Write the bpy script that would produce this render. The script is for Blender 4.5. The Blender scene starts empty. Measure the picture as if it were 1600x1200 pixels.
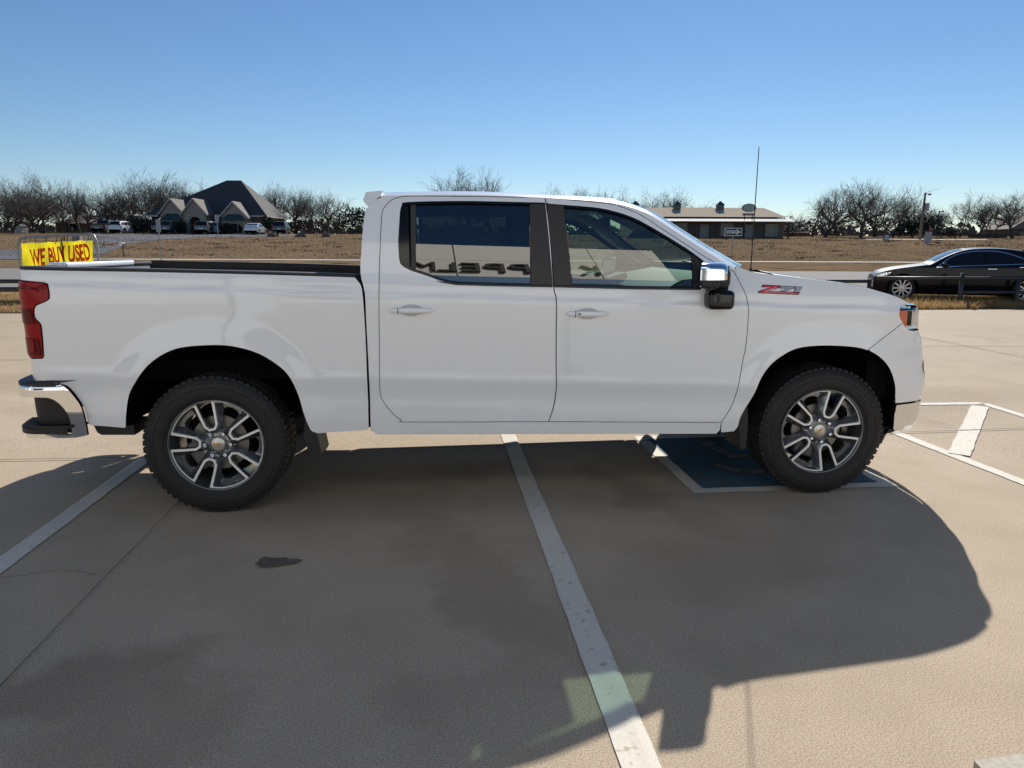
import bpy, bmesh, math, random
import numpy as np
from math import sin, cos, pi, radians as R
from mathutils import Vector, Matrix
from mathutils.geometry import delaunay_2d_cdt
sc=bpy.context.scene; COL=sc.collection
# ---------------------------------------------------------------- camera, sky, sun, exposure
CAMP=np.array([1.317,-5.180,1.562]); YAW,PIT,ROL,FPX=.1019,.1885,.0037,1111.
FW=np.array([sin(YAW)*cos(PIT),cos(YAW)*cos(PIT),-sin(PIT)])
_r=np.array([cos(YAW),-sin(YAW),0]);_u=np.cross(_r,FW)
RT=_r*cos(ROL)+_u*sin(ROL);UP=-_r*sin(ROL)+_u*cos(ROL)
cam=bpy.data.cameras.new('camera');co=bpy.data.objects.new('camera',cam);COL.objects.link(co);sc.camera=co
m=Matrix.Identity(4)
for i in range(3): m[i][0],m[i][1],m[i][2],m[i][3]=RT[i],UP[i],-FW[i],CAMP[i]
co.matrix_world=m;cam.sensor_width=36;cam.lens=36*FPX/1600;cam.clip_start=.05;cam.clip_end=4000
LD=Vector((-.554,-1.37,-1)).normalized()          # direction the sunlight travels
sun=bpy.data.lights.new('sun','SUN');so=bpy.data.objects.new('sun',sun);COL.objects.link(so)
so.rotation_euler=LD.to_track_quat('-Z','Y').to_euler();sun.energy=4.2;sun.angle=R(.53);sun.color=(1,.95,.87)
w=bpy.data.worlds.new('World');sc.world=w;w.use_nodes=True;nt=w.node_tree
sky=nt.nodes.new('ShaderNodeTexSky');sky.sky_type='NISHITA';sky.sun_disc=False
sky.sun_elevation=math.asin(-LD.z);sky.sun_rotation=math.atan2(-LD.x,-LD.y);sky.altitude=350;sky.air_density=1.0;sky.dust_density=.05;sky.ozone_density=3.5
bg=nt.nodes['Background'];bg.inputs[1].default_value=.086
hs_=nt.nodes.new('ShaderNodeHueSaturation');hs_.inputs['Saturation'].default_value=1.12;nt.links.new(sky.outputs[0],hs_.inputs['Color']);tn=nt.nodes.new('ShaderNodeMix');tn.data_type='RGBA';tn.blend_type='MULTIPLY';tn.inputs[0].default_value=1;tn.inputs[7].default_value=(.70,.69,.71,1);nt.links.new(hs_.outputs[0],tn.inputs[6]);nt.links.new(tn.outputs[2],bg.inputs[0])
vs=sc.view_settings;vs.view_transform='Standard';vs.look='None';vs.exposure=0.60;vs.gamma=1
sc.render.engine='CYCLES';sc.cycles.max_bounces=8;sc.cycles.transparent_max_bounces=16
# ---------------------------------------------------------------- materials
MATS={}
def mat(name,col,rough=.6,metal=0,spec=.5,coat=0,noise=None,bump=None,emit=None,coatior=1.5):
    m=bpy.data.materials.new(name);m.use_nodes=True;n=m.node_tree;b=n.nodes['Principled BSDF'];L=n.links
    b.inputs['Base Color'].default_value=(*col,1);b.inputs['Roughness'].default_value=rough;b.inputs['Metallic'].default_value=metal
    b.inputs['Specular IOR Level'].default_value=spec
    if coat: b.inputs['Coat Weight'].default_value=coat;b.inputs['Coat Roughness'].default_value=.015;b.inputs['Coat IOR'].default_value=coatior
    tc=n.nodes.new('ShaderNodeTexCoord')
    if noise:                       # list of (scale, col2, low, high[, stretch])
        cur=None
        for it in noise:
            scl,c2,lo,hi=it[:4]
            nz=n.nodes.new('ShaderNodeTexNoise');nz.inputs['Scale'].default_value=scl;nz.inputs['Detail'].default_value=5
            if len(it)>4:
                mp=n.nodes.new('ShaderNodeMapping');mp.inputs['Scale'].default_value=it[4];L.new(tc.outputs['Object'],mp.inputs[0]);L.new(mp.outputs[0],nz.inputs[0])
            else: L.new(tc.outputs['Object'],nz.inputs[0])
            rp=n.nodes.new('ShaderNodeValToRGB');rp.color_ramp.elements[0].position=lo;rp.color_ramp.elements[1].position=hi;L.new(nz.outputs[0],rp.inputs[0])
            mx=n.nodes.new('ShaderNodeMix');mx.data_type='RGBA';L.new(rp.outputs[0],mx.inputs[0])
            if cur is None: mx.inputs[6].default_value=(*col,1)
            else: L.new(cur,mx.inputs[6])
            mx.inputs[7].default_value=(*c2,1);cur=mx.outputs[2]
        L.new(cur,b.inputs['Base Color'])
    if bump:                        # (scale, strength, distance)
        nz=n.nodes.new('ShaderNodeTexNoise');nz.inputs['Scale'].default_value=bump[0];nz.inputs['Detail'].default_value=6;L.new(tc.outputs['Object'],nz.inputs[0])
        bp=n.nodes.new('ShaderNodeBump');bp.inputs['Strength'].default_value=bump[1];bp.inputs['Distance'].default_value=bump[2];L.new(nz.outputs[0],bp.inputs['Height']);L.new(bp.outputs[0],b.inputs['Normal'])
    if emit: b.inputs['Emission Color'].default_value=(*col,1);b.inputs['Emission Strength'].default_value=emit
    MATS[name]=m;return m
def glass(name,tint,gl=.95,rough=0.0,f0=.105):
    m=bpy.data.materials.new(name);m.use_nodes=True;n=m.node_tree;L=n.links;n.nodes.remove(n.nodes['Principled BSDF'])
    t=n.nodes.new('ShaderNodeBsdfTransparent');t.inputs[0].default_value=(*tint,1)
    g=n.nodes.new('ShaderNodeBsdfGlossy');g.inputs['Roughness'].default_value=rough;g.inputs[0].default_value=(gl,gl,gl,1)
    lw=n.nodes.new('ShaderNodeLayerWeight');lw.inputs[0].default_value=.5
    pw=n.nodes.new('ShaderNodeMath');pw.operation='POWER';pw.inputs[1].default_value=5;L.new(lw.outputs['Facing'],pw.inputs[0])
    f=n.nodes.new('ShaderNodeMath');f.operation='MULTIPLY_ADD';f.inputs[1].default_value=1-f0;f.inputs[2].default_value=f0;L.new(pw.outputs[0],f.inputs[0])
    mx=n.nodes.new('ShaderNodeMixShader');L.new(f.outputs[0],mx.inputs[0]);L.new(t.outputs[0],mx.inputs[1]);L.new(g.outputs[0],mx.inputs[2])
    L.new(mx.outputs[0],n.nodes['Material Output'].inputs[0]);return m
WHITE=mat('white_paint',(.835,.862,.90),.4,coat=1,spec=.4,coatior=1.62)
BLKP=mat('black_plastic',(.012,.012,.014),.55,bump=(400,.15,.001))
BLKG=mat('gloss_black',(.008,.008,.009),.12)
PILLAR=mat('pillar_vinyl',(.040,.036,.034),.5)
DARK=mat('dark_underbody',(.004,.004,.004),.95,spec=.1)
LINER=mat('bed_liner',(.022,.022,.023),.8,bump=(300,.4,.002))
CHROME=mat('chrome',(.82,.84,.87),.06,metal=1)
RUBBER=mat('tyre_rubber',(.010,.010,.011),.68,noise=[(9,(.018,.017,.017),.4,.75)],bump=(120,.15,.001))
RIMD=mat('rim_dark',(.19,.20,.215),.20,metal=.75)
RIMM=mat('rim_machined',(.92,.90,.87),.35,metal=.12)
STEEL=mat('brake_steel',(.22,.21,.20),.4,metal=.8)
GOLD=mat('gold_emblem',(.55,.36,.10),.35,metal=.5)
RED=mat('red_lens',(.27,.003,.008),.35,spec=.05,coat=.35)
REDD=mat('dark_red_lens',(.10,.002,.004),.35,spec=.05,coat=.35)
AMBER=mat('amber_lens',(.75,.14,.03),.2,coat=1)
TRIMG=mat('grey_interior',(.10,.105,.11),.7)
SEAT=mat('black_cloth',(.030,.031,.034),.8,bump=(200,.3,.002))
HEADL=mat('headliner',(.22,.22,.22),.9)
GFRONT=glass('green_tint_glass',(.52,.66,.58),f0=.15)
GREAR=glass('privacy_glass',(.10,.115,.11),f0=.17)
GLENS=glass('clear_lens',(.9,.92,.93),f0=.045)
BREDM=mat('badge_red',(.58,.02,.06),.3)
BGREY=mat('badge_grey',(.38,.43,.52),.3,metal=.2)
def translucent(m,fac=.5):
    n=m.node_tree;L=n.links;b=n.nodes['Principled BSDF'];t=n.nodes.new('ShaderNodeBsdfTranslucent');mx=n.nodes.new('ShaderNodeMixShader');mx.inputs[0].default_value=fac
    if b.inputs['Base Color'].links: L.new(b.inputs['Base Color'].links[0].from_socket,t.inputs[0])
    else: t.inputs[0].default_value=b.inputs['Base Color'].default_value
    L.new(b.outputs[0],mx.inputs[1]);L.new(t.outputs[0],mx.inputs[2]);L.new(mx.outputs[0],n.nodes['Material Output'].inputs[0]);return m
def tag(o,label=None,cat=None,group=None,kind=None):
    if label:o['label']=label
    if cat:o['category']=cat
    if group:o['group']=group
    if kind:o['kind']=kind
    return o
def link(o,parent=None):
    COL.objects.link(o)
    if parent: o.parent=parent
    return o
def empty(name,loc=(0,0,0),rz=0,parent=None):
    o=bpy.data.objects.new(name,None);o.location=loc;o.rotation_euler=(0,0,rz);o.empty_display_size=.2;return link(o,parent)
def mk(name,V,F,m,parent=None,smooth=False,normals=None,angle=None):
    me=bpy.data.meshes.new(name);me.from_pydata([tuple(map(float,v)) for v in V],[],[tuple(f) for f in F]);me.materials.append(m)
    if smooth or normals is not None: me.shade_smooth()
    if angle: me.shade_smooth();me.set_sharp_from_angle(angle=R(angle))
    me.update()
    if normals is not None: me.normals_split_custom_set_from_vertices([tuple(n) for n in normals])
    return link(bpy.data.objects.new(name,me),parent)
def copy_tree(o,parent=None):
    c=o.copy();COL.objects.link(c);c.parent=parent
    for ch in list(o.children): copy_tree(ch,c)
    return c
class MB:
    def __init__(s): s.V=[];s.F=[]
    def add(s,V,F):
        n=len(s.V);s.V+=[tuple(v) for v in V];s.F+=[tuple(i+n for i in f) for f in F];return s
    def box(s,a,b,M=None):
        (x0,y0,z0),(x1,y1,z1)=a,b
        V=[(x,y,z) for x in(x0,x1) for y in(y0,y1) for z in(z0,z1)]
        if M: V=[tuple(M@Vector(v)) for v in V]
        return s.add(V,[(0,1,3,2),(4,6,7,5),(0,4,5,1),(2,3,7,6),(0,2,6,4),(1,5,7,3)])
    def rbox(s,a,b,r=.03,seg=3,M=None):
        bm=bmesh.new();c=[(a[i]+b[i])/2 for i in range(3)];d=[abs(b[i]-a[i]) for i in range(3)]
        bmesh.ops.create_cube(bm,size=1,matrix=Matrix.Translation(c)@Matrix.Diagonal((*d,1)))
        bmesh.ops.bevel(bm,geom=bm.edges[:],offset=min(r,min(d)*.49),segments=seg,affect='EDGES',profile=.5)
        V=[tuple(M@v.co) if M else tuple(v.co) for v in bm.verts];F=[tuple(v.index for v in f.verts) for f in bm.faces];bm.free();return s.add(V,F)
    def tube(s,P,r,n=8,cap=True):
        P=[Vector(p) for p in P];rs=r if isinstance(r,(list,tuple)) else [r]*len(P);V=[];F=[]
        ref=Vector((0,0,1)) if abs((P[-1]-P[0]).normalized().z)<.9 else Vector((1,0,0))
        for i,p in enumerate(P):
            d=(P[min(i+1,len(P)-1)]-P[max(i-1,0)]).normalized();a=d.cross(ref).normalized();b=d.cross(a)
            for k in range(n): t=2*pi*k/n;V.append(tuple(p+(a*cos(t)+b*sin(t))*rs[i]))
        for i in range(len(P)-1):
            for k in range(n): k2=(k+1)%n;F.append((i*n+k,i*n+k2,(i+1)*n+k2,(i+1)*n+k))
        if cap: F.append(tuple(range(n))[::-1]);F.append(tuple(range((len(P)-1)*n,len(P)*n)))
        return s.add(V,F)
    def lathe(s,prof,n=48,M=None,cap=False):   # prof (r,h) about local z
        V=[];F=[];k=len(prof)
        for i in range(n):
            t=2*pi*i/n
            for r,h in prof: V.append((r*cos(t),r*sin(t),h))
        if M: V=[tuple(M@Vector(v)) for v in V]
        for i in range(n):
            j=(i+1)%n
            for q in range(k-1): F.append((i*k+q,j*k+q,j*k+q+1,i*k+q+1))
        if cap: F.append(tuple(i*k for i in range(n))[::-1]);F.append(tuple(i*k+k-1 for i in range(n)))
        return s.add(V,F)
    def prism(s,P,a,b,ax='y'):   # polygon extruded along an axis
        n=len(P)
        def pt(p,q): return (p[0],q,p[1]) if ax=='y' else ((q,p[0],p[1]) if ax=='x' else (p[0],p[1],q))
        V=[pt(p,a) for p in P]+[pt(p,b) for p in P]
        return s.add(V,[tuple(range(n)),tuple(range(2*n-1,n-1,-1))]+[(i,i+n,(i+1)%n+n,(i+1)%n) for i in range(n)])
    def build(s,name,m,parent=None,smooth=False,angle=None):
        o=mk(name,s.V,s.F,m,parent,smooth,angle=angle)
        bm=bmesh.new();bm.from_mesh(o.data);bmesh.ops.recalc_face_normals(bm,faces=bm.faces[:]);bm.to_mesh(o.data);bm.free()
        return o
def crom(P,n=6,closed=False):        # Catmull-Rom densify
    P=[np.array(p,float) for p in P];N=len(P);out=[]
    rng=range(N) if closed else range(N-1)
    for i in rng:
        if closed: a,b,c,d=P[i-1],P[i],P[(i+1)%N],P[(i+2)%N]
        else: a,b,c,d=P[max(i-1,0)],P[i],P[i+1],P[min(i+2,N-1)]
        if not closed and i==0: a=2*b-c
        if not closed and i==N-2: d=2*c-b
        for k in range(n):
            t=k/n;out.append(tuple(.5*((2*b)+(-a+c)*t+(2*a-5*b+4*c-d)*t*t+(-a+3*b-3*c+d)*t**3)))
    if not closed: out.append(tuple(P[-1]))
    return out
def inset(P,d):                      # shrink a closed polygon by d
    P=np.array(P,float);A=.5*np.sum(P[:,0]*np.roll(P[:,1],-1)-np.roll(P[:,0],-1)*P[:,1]);sg=1 if A>0 else -1
    e=np.roll(P,-1,0)-P;e/=np.linalg.norm(e,axis=1)[:,None]+1e-12;n=np.stack([-e[:,1],e[:,0]],1)*sg
    b=n+np.roll(n,1,0);l=np.linalg.norm(b,axis=1)[:,None];b=b/(l+1e-9)
    c=np.clip(np.sum(b*n,1),.5,1)[:,None]
    return [tuple(p) for p in P+b*d/c]
def clean(P,eps=.002):
    out=[]
    for p in P:
        if not out or math.hypot(p[0]-out[-1][0],p[1]-out[-1][1])>eps: out.append((float(p[0]),float(p[1])))
    if math.hypot(out[0][0]-out[-1][0],out[0][1]-out[-1][1])<eps: out.pop()
    return out
def inpoly(P,x,y):
    P=np.array(P);r=np.zeros(len(x),bool);j=len(P)-1
    for i in range(len(P)):
        xi,yi=P[i];xj,yj=P[j]
        c=((yi>y)!=(yj>y))&(x<(xj-xi)*(y-yi)/((yj-yi) if yj!=yi else 1e-12)+xi);r^=c;j=i
    return r
def dist_poly(P,x,y,closed=True):
    P=np.array(P);d=np.full(len(x),1e9);n=len(P)
    for i in range(n if closed else n-1):
        a=P[i];b=P[(i+1)%n];ab=b-a;l=ab@ab+1e-12
        t=np.clip(((x-a[0])*ab[0]+(y-a[1])*ab[1])/l,0,1);d=np.minimum(d,np.hypot(x-a[0]-t*ab[0],y-a[1]-t*ab[1]))
    return d
def dens(P,mx):
    out=[]
    for i,p in enumerate(P):
        q=P[(i+1)%len(P)];n=min(60,max(1,int(math.hypot(q[0]-p[0],q[1]-p[1])/mx)))
        for k in range(n): out.append((p[0]+(q[0]-p[0])*k/n,p[1]+(q[1]-p[1])*k/n))
    return out
def tri(poly,holes=[],res=(.05,.03),extra=[]):
    mx=max(res)*1.3;loops=[dens(clean(poly),mx)]+[dens(clean(h),mx) for h in holes];V=[];Ed=[]
    for l in loops:
        n=len(V);V+=l;Ed+=[(n+i,n+(i+1)%len(l)) for i in range(len(l))]
    nb=len(V);A=np.array(loops[0])
    gx,gy=np.meshgrid(np.arange(A[:,0].min(),A[:,0].max(),res[0]),np.arange(A[:,1].min(),A[:,1].max(),res[1]));gx=gx.ravel();gy=gy.ravel()
    if len(extra): gx=np.concatenate([gx,[e[0] for e in extra]]);gy=np.concatenate([gy,[e[1] for e in extra]])
    ok=inpoly(loops[0],gx,gy);tol=min(res)*.35
    for h in loops[1:]: ok&=~inpoly(h,gx,gy)
    for l in loops: ok&=dist_poly(l,gx,gy)>tol
    V+=list(zip(gx[ok].tolist(),gy[ok].tolist()))
    vo,eo,fo,ov,oe,of=delaunay_2d_cdt([Vector(v) for v in V],Ed,[],0,1e-6)
    vo=np.array([(v.x,v.y) for v in vo]);F=[tuple(f) for f in fo]
    c=np.array([vo[list(f)].mean(0) for f in F]);k=inpoly(loops[0],c[:,0],c[:,1])
    for h in loops[1:]: k&=~inpoly(h,c[:,0],c[:,1])
    F=[f for f,q in zip(F,k) if q]
    return vo,F,loops
def panel(name,poly,fmap,m,parent,holes=[],res=(.05,.03),flange=.02,off=0.,mirror=False,fdir=None,flip=False):
    vo,F,loops=tri(poly,holes,res)
    u,v=vo[:,0],vo[:,1];e=.004
    P=np.array(fmap(u,v,off)).T
    du=(np.array(fmap(u+e,v,off))-np.array(fmap(u-e,v,off))).T;dv=(np.array(fmap(u,v+e,off))-np.array(fmap(u,v-e,off))).T
    N=np.cross(du,dv);N/=np.linalg.norm(N,axis=1)[:,None]+1e-12
    if flip:N=-N
    FF=[]
    for f in F:
        fn=np.cross(P[f[1]]-P[f[0]],P[f[2]]-P[f[0]])
        FF.append(f if fn@N[f[0]]>0 else f[::-1])
    V=[tuple(p) for p in P];NN=[tuple(n) for n in N]
    if flange:
        for l in loops:
            L=np.array(l);uu,vv=L[:,0],L[:,1]
            P0=np.array(fmap(uu,vv,off)).T
            d1=(np.array(fmap(uu+e,vv,off))-np.array(fmap(uu-e,vv,off))).T;d2=(np.array(fmap(uu,vv+e,off))-np.array(fmap(uu,vv-e,off))).T
            n1=np.cross(d1,d2);n1/=np.linalg.norm(n1,axis=1)[:,None]+1e-12
            if flip:n1=-n1
            P1=P0-(n1 if fdir is None else np.array(fdir))*flange
            t=np.roll(P0,-1,0)-np.roll(P0,1,0);t/=np.linalg.norm(t,axis=1)[:,None]+1e-12
            s=np.cross(t,n1);n=len(V);k=len(L)
            mid=P0[0]+s[0]*.003
            V+=[tuple(p) for p in P0]+[tuple(p) for p in P1];NN+=[tuple(q) for q in s]*2
            for i in range(k):
                j=(i+1)%k;FF.append((n+i,n+j,n+k+j,n+k+i))
    if mirror:
        V=[(x,-y,z) for x,y,z in V];NN=[(x,-y,z) for x,y,z in NN];FF=[f[::-1] for f in FF]
    return mk(name,V,FF,m,parent,normals=NN)
_tc={}
def text_tris(s,size=1,bold=0):
    k=(s,size,bold)
    if k in _tc:return _tc[k]
    c=bpy.data.curves.new('t','FONT');c.body=s;c.size=size;c.resolution_u=3;c.offset=bold;c.fill_mode='FRONT'
    o=bpy.data.objects.new('t',c);me=o.to_mesh();V=np.array([v.co[:2] for v in me.vertices]) if len(me.vertices) else np.zeros((0,2));F=[tuple(p.vertices) for p in me.polygons]
    o.to_mesh_clear();bpy.data.objects.remove(o);_tc[k]=(V,F);return V,F
def solid(mb,V3a,V3b,F):
    """thick glyphs: front verts, back verts, faces"""
    n=len(V3a);E={}
    for f in F:
        for i in range(len(f)):
            a,b=f[i],f[(i+1)%len(f)];E[(a,b)]=E.get((a,b),0)+1
    FF=[f for f in F]+[tuple(i+n for i in f[::-1]) for f in F]
    for (a,b) in E:
        if (b,a) not in E: FF.append((a,a+n,b+n,b))
    mb.add(list(V3a)+list(V3b),FF)
_zr=np.arange(.2,2.2,.002)
_a=np.interp(_zr,[.2,.40,.47,.56,.69,.73,.80,.815,.85,1.0,1.15,1.285,1.297,1.312,1.36,1.40],[.93,.955,.972,.982,.985,.990,1.0075,1.009,1.007,1.012,1.019,1.0245,1.023,1.0115,1.006,.996])
_a=np.where(_zr>1.40,.996-.306*(_zr-1.40)-.217*(_zr-1.40)**2,_a)
_k=np.exp(-.5*(np.arange(-16,17)*.002/.005)**2);_k/=_k.sum()
_ss=np.convolve(np.pad(_a,16,mode='edge'),_k,'valid')
# plan path at the two ends: u -> x, inward offset
_U=[-1.14,-1.10,-1.05,-1.0,-.95,-.90,-.80,4.15,4.25,4.33,4.40,4.47,4.55,4.75,5.0,5.3]
_X=[-1.03,-1.022,-1.008,-.985,-.945,-.90,-.80,4.15,4.245,4.32,4.375,4.42,4.455,4.52,4.575,4.60]
_O=[.17,.13,.085,.040,.010,.0,.0,0.,.02,.05,.09,.15,.22,.40,.64,.94]
_uu=np.arange(-1.14,5.3,.005)
def _sm(y,w):
    n=int(4*w/.005);k=np.exp(-.5*(np.arange(-n,n+1)*.005/w)**2);k/=k.sum()
    yp=np.concatenate([2*y[0]-y[n:0:-1],y,2*y[-1]-y[-2:-n-2:-1]])
    return np.convolve(yp,k,'valid')
_ux=_sm(np.interp(_uu,_U,_X),.02);_uo=_sm(np.interp(_uu,_U,_O),.02)
_nz=[.3,.39,.43,.512,.578,.59,.678,.757,.812,.85,.97,1.045,1.10,1.2,1.3]
_nx=[4.33,4.350,4.375,4.392,4.390,4.392,4.396,4.388,4.362,4.366,4.350,4.318,4.312,4.30,4.28]
def S(x,z):
    zz=z+.0314*(x-.85)
    s=np.interp(zz,_zr,_ss)
    t=np.maximum(0,x-3.95);s=s-.30*t*t
    t=np.maximum(0,-.80-x);s=s-.25*t*t
    for cx,cz,hw,hh in ((.02,.50,.515,.512),(3.725,.47,.525,.50)):
        rho=(np.abs((x-cx)/hw)**2.4+np.abs(np.maximum(z-cz,0)/hh)**2.4+1e-9)**(1/2.4)
        d=np.maximum(rho-1,0)*.5
        s=s+.02*np.exp(-(d/.085)**2)*np.clip((1.30-z)/.2,0,1)
    return s
def side(u,z,off=0.):
    x=np.interp(u,_uu,_ux);o=np.interp(u,_uu,_uo)
    s=S(np.clip(u,-.9,4.15),z)
    w=np.clip((u-4.235)/.2,0,1);w=w*w*(3-2*w)
    x=x+w*(np.interp(z,_nz,_nx)-4.31)
    y=-s*(1-o/.94)
    tx=np.interp(u+.01,_uu,_ux)-np.interp(u-.01,_uu,_ux);to=np.interp(u+.01,_uu,_uo)-np.interp(u-.01,_uu,_uo);l=np.hypot(tx,to)+1e-9
    return np.array([x+off*to/l,y-off*tx/l,z+0*x])
T={}
T['bed_top']=[(-0.947,1.439),(-0.731,1.434),(-0.397,1.429),(-0.056,1.422),(0.395,1.411),(0.84,1.397)]
T['bed_front']=[(0.84,1.397),(0.879,1.329),(0.888,1.153),(0.89,0.928),(0.889,0.694),(0.886,0.516),(0.883,0.487)]
T['bed_bot']=[(0.594,0.473),(0.883,0.487)]
T['arch_r']=[(0.539,0.516),(0.512,0.604),(0.486,0.721),(0.441,0.838),(0.353,0.922),(0.25,0.979),(0.119,1.012),(-0.011,1.015),(-0.144,1.002),(-0.238,0.966),(-0.324,0.905),(-0.395,0.82),(-0.449,0.737),(-0.475,0.639),(-0.491,0.543)]
T['bed_rear']=[(-0.695,0.55),(-0.706,0.57),(-0.718,0.666),(-0.751,0.734),(-0.785,0.792),(-0.834,0.808),(-0.965,0.816),(-0.977,0.868),(-0.973,0.93)]
T['bed_rear2']=[(-0.945,1.374),(-0.959,1.388),(-0.961,1.418),(-0.947,1.439)]
T['tail']=[(-0.964,1.35),(-0.942,1.374),(-0.881,1.37),(-0.824,1.364),(-0.809,1.347),(-0.808,1.305),(-0.817,1.277),(-0.853,1.258),(-0.892,1.242),(-0.902,1.217),(-0.904,1.182),(-0.893,1.164),(-0.878,1.146),(-0.875,1.121),(-0.882,1.021),(-0.889,0.959),(-0.896,0.948),(-0.972,0.952),(-0.972,1.003),(-0.974,1.129),(-0.97,1.2),(-0.967,1.27),(-0.969,1.305)]
T['cabrear']=[(0.995,1.889),(0.903,1.805),(0.896,1.772),(0.883,1.679),(0.874,1.552),(0.869,1.418),(0.893,1.303),(0.895,1.153),(0.898,0.928),(0.899,0.694),(0.896,0.516),(0.905,0.479),(0.935,0.457)]
T['spoiler']=[(0.899,1.879),(0.995,1.889),(0.903,1.805),(0.881,1.843)]
T['rocker']=[(0.935,0.457),(3.046,0.414),(3.068,0.439)]
T['rockertop']=[(0.901,0.546),(1.139,0.532),(1.972,0.517),(3.071,0.488)]
T['fender_low']=[(3.076,0.482),(3.074,0.422),(3.156,0.432),(3.176,0.467),(3.19,0.534),(3.236,0.587)]
T['arch_f']=[(3.255,0.662),(3.282,0.753),(3.331,0.842),(3.403,0.909),(3.501,0.96),(3.627,0.977),(3.781,0.975),(3.917,0.96),(4.015,0.926),(4.104,0.863),(4.168,0.778),(4.206,0.685),(4.233,0.593)]
T['nose']=[(4.428,0.59),(4.418,0.681),(4.409,0.761),(4.383,0.815),(4.387,0.853),(4.37,0.972),(4.32,1.046)]
T['chrome']=[(4.237,0.579),(4.431,0.579),(4.432,0.514),(4.406,0.437),(4.373,0.405),(4.236,0.403),(4.236,0.481)]
T['hoodsil']=[(3.358,1.443),(3.55,1.426),(3.81,1.397),(4.005,1.36),(4.139,1.316),(4.225,1.272),(4.276,1.228),(4.297,1.2)]
T['fendtop']=[(3.122,1.464),(3.181,1.439),(3.253,1.422),(3.355,1.41),(3.674,1.372),(3.881,1.348),(4.018,1.313),(4.149,1.277),(4.219,1.249),(4.278,1.228)]
T['roofsil']=[(0.995,1.889),(1.04,1.892),(1.379,1.902),(1.686,1.9),(1.997,1.887),(2.234,1.878),(2.392,1.864),(2.47,1.846),(2.548,1.819),(2.625,1.781),(2.775,1.681),(2.927,1.582),(3.08,1.49),(3.122,1.464)]
T['rdoor']=[(0.976,1.444),(0.985,1.671),(0.992,1.765),(1.012,1.807),(1.049,1.841),(1.096,1.858),(1.152,1.863),(1.378,1.866),(1.684,1.866),(1.964,1.863)]
T['rdoor_low']=[(0.968,1.153),(0.964,0.965),(0.958,0.729),(0.976,0.665),(1.02,0.599),(1.079,0.546),(1.139,0.532),(1.974,0.517)]
T['split']=[(1.974,0.517),(2.002,0.614),(2.014,0.712),(2.01,0.86),(2.006,1.054),(2.003,1.269),(1.989,1.344),(1.979,1.661),(1.964,1.863)]
T['fdoor_front']=[(3.071,0.488),(3.134,0.612),(3.159,0.761),(3.175,0.893),(3.186,0.978),(3.187,1.139),(3.177,1.264),(3.145,1.342),(3.103,1.429)]
T['seam']=[(1.964,1.863),(2.152,1.85),(2.309,1.836),(2.388,1.825),(2.485,1.795),(2.581,1.745),(2.693,1.669),(2.845,1.57),(2.959,1.498),(3.103,1.429)]
T['rwin']=[(1.095,1.77),(1.107,1.811),(1.14,1.828),(1.431,1.838),(1.683,1.837),(1.958,1.834)]
T['rwinbot']=[(1.985,1.342),(1.652,1.349),(1.421,1.357),(1.332,1.375),(1.248,1.404),(1.16,1.433),(1.109,1.46),(1.091,1.494),(1.084,1.596)]
T['rglass']=[(1.185,1.812),(1.864,1.818),(1.85,1.365),(1.48,1.369),(1.38,1.378),(1.29,1.4),(1.182,1.433)]
T['bpil']=[(1.87,1.82),(1.856,1.367)]
T['fpil']=[(2.07,1.814),(2.096,1.355)]
T['fwin']=[(1.993,1.827),(2.071,1.822),(2.267,1.808),(2.385,1.786),(2.501,1.748),(2.615,1.688),(2.767,1.596),(2.843,1.547),(2.918,1.49),(2.891,1.324),(2.479,1.329),(1.985,1.344)]
T['fglass']=[(2.081,1.799),(2.266,1.789),(2.383,1.767),(2.499,1.727),(2.613,1.668),(2.764,1.57),(2.836,1.513),(2.832,1.343),(2.48,1.347),(2.1,1.355)]
T['crease']=[(-0.8,1.353),(0.864,1.307),(0.965,1.298),(1.987,1.265),(2.353,1.254)]
T['handles']=[(1.021,1.208),(1.289,1.207),(1.153,1.241),(1.152,1.174),(2.057,1.184),(2.323,1.182)]
T['badge']=[(3.272,1.349),(3.529,1.334),(3.51,1.292),(3.241,1.304)]
T['headl']=[(4.18,1.202),(4.201,1.212),(4.293,1.204),(4.309,1.184),(4.312,1.128),(4.323,1.062),(4.266,1.068),(4.233,1.093),(4.204,1.126),(4.175,1.167)]
T['amber']=[(4.24,1.193),(4.249,1.089)]
T['bline']=[(4.161,1.071),(3.974,0.951)]
T['rbump']=[(-1.056,0.777),(-1.031,0.808),(-0.979,0.816),(-0.834,0.808),(-0.785,0.792),(-0.751,0.734),(-0.718,0.666),(-0.706,0.57),(-0.706,0.527),(-0.756,0.487),(-0.987,0.523),(-1.069,0.592)]
T['mir']=[(2.909,1.475),(3.065,1.452),(3.068,1.331),(2.899,1.331),(2.914,1.312),(3.071,1.312),(3.069,1.236),(2.928,1.206)]
T['flapr']=[(0.512,0.604),(0.558,0.587),(0.6,0.347),(0.523,0.36)]
T['flapf']=[(3.197,0.555),(3.238,0.554),(3.251,0.316),(3.137,0.362)]
T['hitch']=[(-0.689,0.542),(-0.442,0.542),(-0.451,0.482),(-0.675,0.486)]
T['tiretop']=[(0.067,0.858),(3.691,0.853)]
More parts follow.
